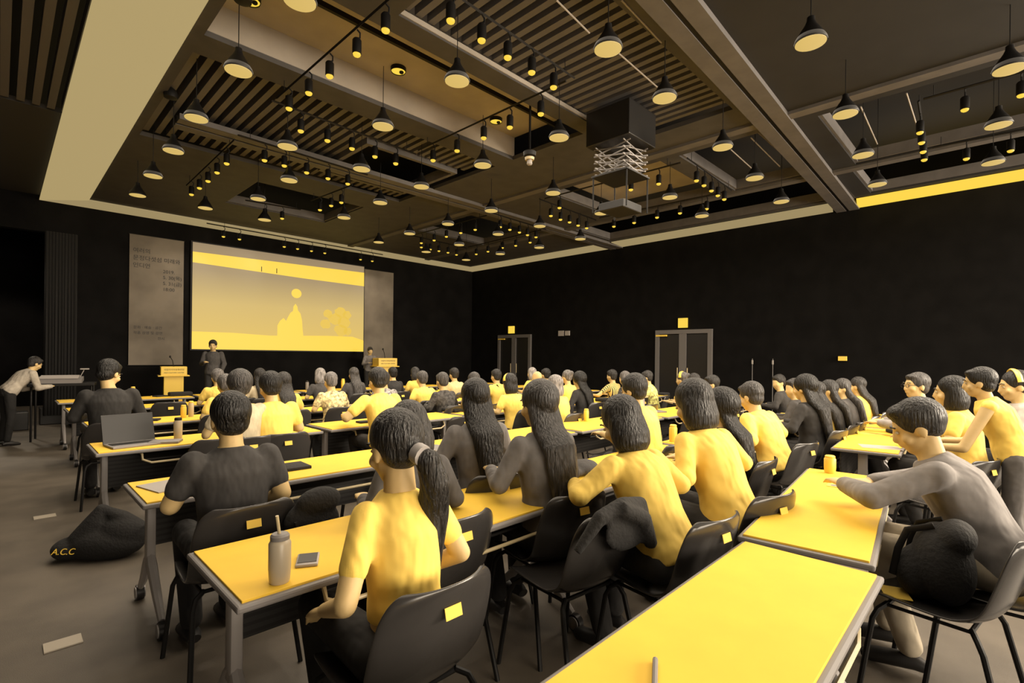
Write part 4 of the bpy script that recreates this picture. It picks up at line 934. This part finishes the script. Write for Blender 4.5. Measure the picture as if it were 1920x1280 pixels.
t = blob('tote_bag', [('b', ((0, 0, .17), (.13, .07, .17)))], m_tan, 'pale patterned tote bag leaning by the chair right of the bob-haired woman', 'bag', (3.45, 1.45, 0), 20)
MB().path([(-.07, 0, .32), (-.04, 0, .44), (.04, 0, .44), (.07, 0, .32)], .008, 8).build('handle', m_black, t)
# dark items on the tables at the right and centre
for px, py, sx_, sy_, sz_, r_, lab in ((1665, 800, .30, .12, .05, 4, 'black pencil case on the table beyond the grey sweater man'), (1685, 812, .14, .2, .04, 30, 'black cable adaptor on the table beyond the grey sweater man'), (1888, 782, .42, .20, .05, -4, 'long black case on the right edge table, farther one'), (1903, 796, .34, .12, .04, -4, 'small black case on the right edge table, nearer one'),
        (1133, 752, .3, .2, .06, 0, 'dark laptop bag on the table behind the bob-haired woman'), (1245, 748, .26, .2, .05, 0, 'black bag on the table left of the bending woman'), (1085, 765, .26, .16, .07, 10, 'black pouch on the table in the centre of the hall'), (345, 712, .35, .2, .07, 0, 'dark bag on the far table right of the left lectern'), (770, 730, .3, .18, .05, 0, 'dark bag on the table left of the bright white T-shirt'), (870, 762, .6, .28, .05, 6, 'dark cloth spread on the table left of the long-haired women')):
    q = at_z(px, py, ZT); o = MB().box((0, 0, sz_ / 2), (sx_, sy_, sz_), bev=min(sz_ * .4, .02)).build('black_case', m_blackf, None); o.location = (q.x, q.y, ZT); o.rotation_euler = (0, 0, rad(r_)); tag(o, lab, 'bag')
# notebooks and papers in the rows
rr = random.Random(11)
for r in range(1, 6):
    for c in range(5):
        x = colX[c] + rr.uniform(-.6, .6); y = rowY[r] + rr.uniform(-.1, .12) + .02 * c
        w_ = rr.uniform(.16, .28); dk = (r + c) % 2
        o = MB().box((0, 0, .01), (w_, w_ * .72, .02), bev=.003).build('notebook', m_blackf if dk else m_grey, None); o.location = (x, y, ZT); o.rotation_euler = (0, 0, rr.uniform(-.5, .5))
        tag(o, '%s notebook on the %s table from the left in the %s row' % ('black' if dk else 'grey', ORD[c], rown[r]), 'notebook')
        if (r * 3 + c) % 4 == 1: tumbler(V((x - .35 if x > colX[c] else x + .35, y + .08, ZT)), .15, .03, 'pale cup on the %s table from the left in the %s row' % (ORD[c], rown[r]), False, m_white, m_white, 'paper_cup')
# sheet in the hand of the man on the stage
# sound desk
t = thing('sound_desk', 'black sound desk with mixer controls at the far left of the stage', 'mixing desk', (0.78, 11.55, 0), rad(-10))
MB().box((0, 0, 0.93), (0.85, 0.5, 0.05), bev=0.01).build('desk_top', m_black, t, False); MB().box((-0.05, -0.02, 1.0), (0.6, 0.36, 0.07), rot=Mx.Rotation(rad(8), 3, 'X')).build('mixer', m_grey, t, False)
for j in range(4): MB().box((-.05, -.14 + j * .08, 1.045 + j * .01), (.5, .02, .018)).build('fader_strip', m_tan, t, False)
for a in (-1, 1):
    for b_ in (-1, 1): MB().path([(a * .38, b_ * .2, 0), (a * .38, b_ * .2, .92)], .015, 8).build('leg', m_black, t)
ls = MB().path([(.2, .05, 1.03), (.26, .05, 1.17)], .006, 6).build('arm', m_tan, t); MB().box((.27, .05, 1.19), (.12, .04, .02)).build('lamp_head', m_tan, ls, False)
# equipment rack row on the floor at far left
for i, (px, py, lab) in enumerate(((105, 752, 'black road case on the floor left of the first tables'), (20, 752, 'low black case on the backstage floor at the left edge'))):
    q = at_t(px, 10.5 - i); o = MB().box((0, 0, .17), (.5, .4, .34), bev=.015).build('road_case', m_blackp, None, False); o.location = (q.x, q.y, 0); tag(o, lab, 'case')

for o in bpy.data.objects:
    if 'label' in o and len(o['label'].split()) > 16: print('LONG', len(o['label'].split()), o['label'])
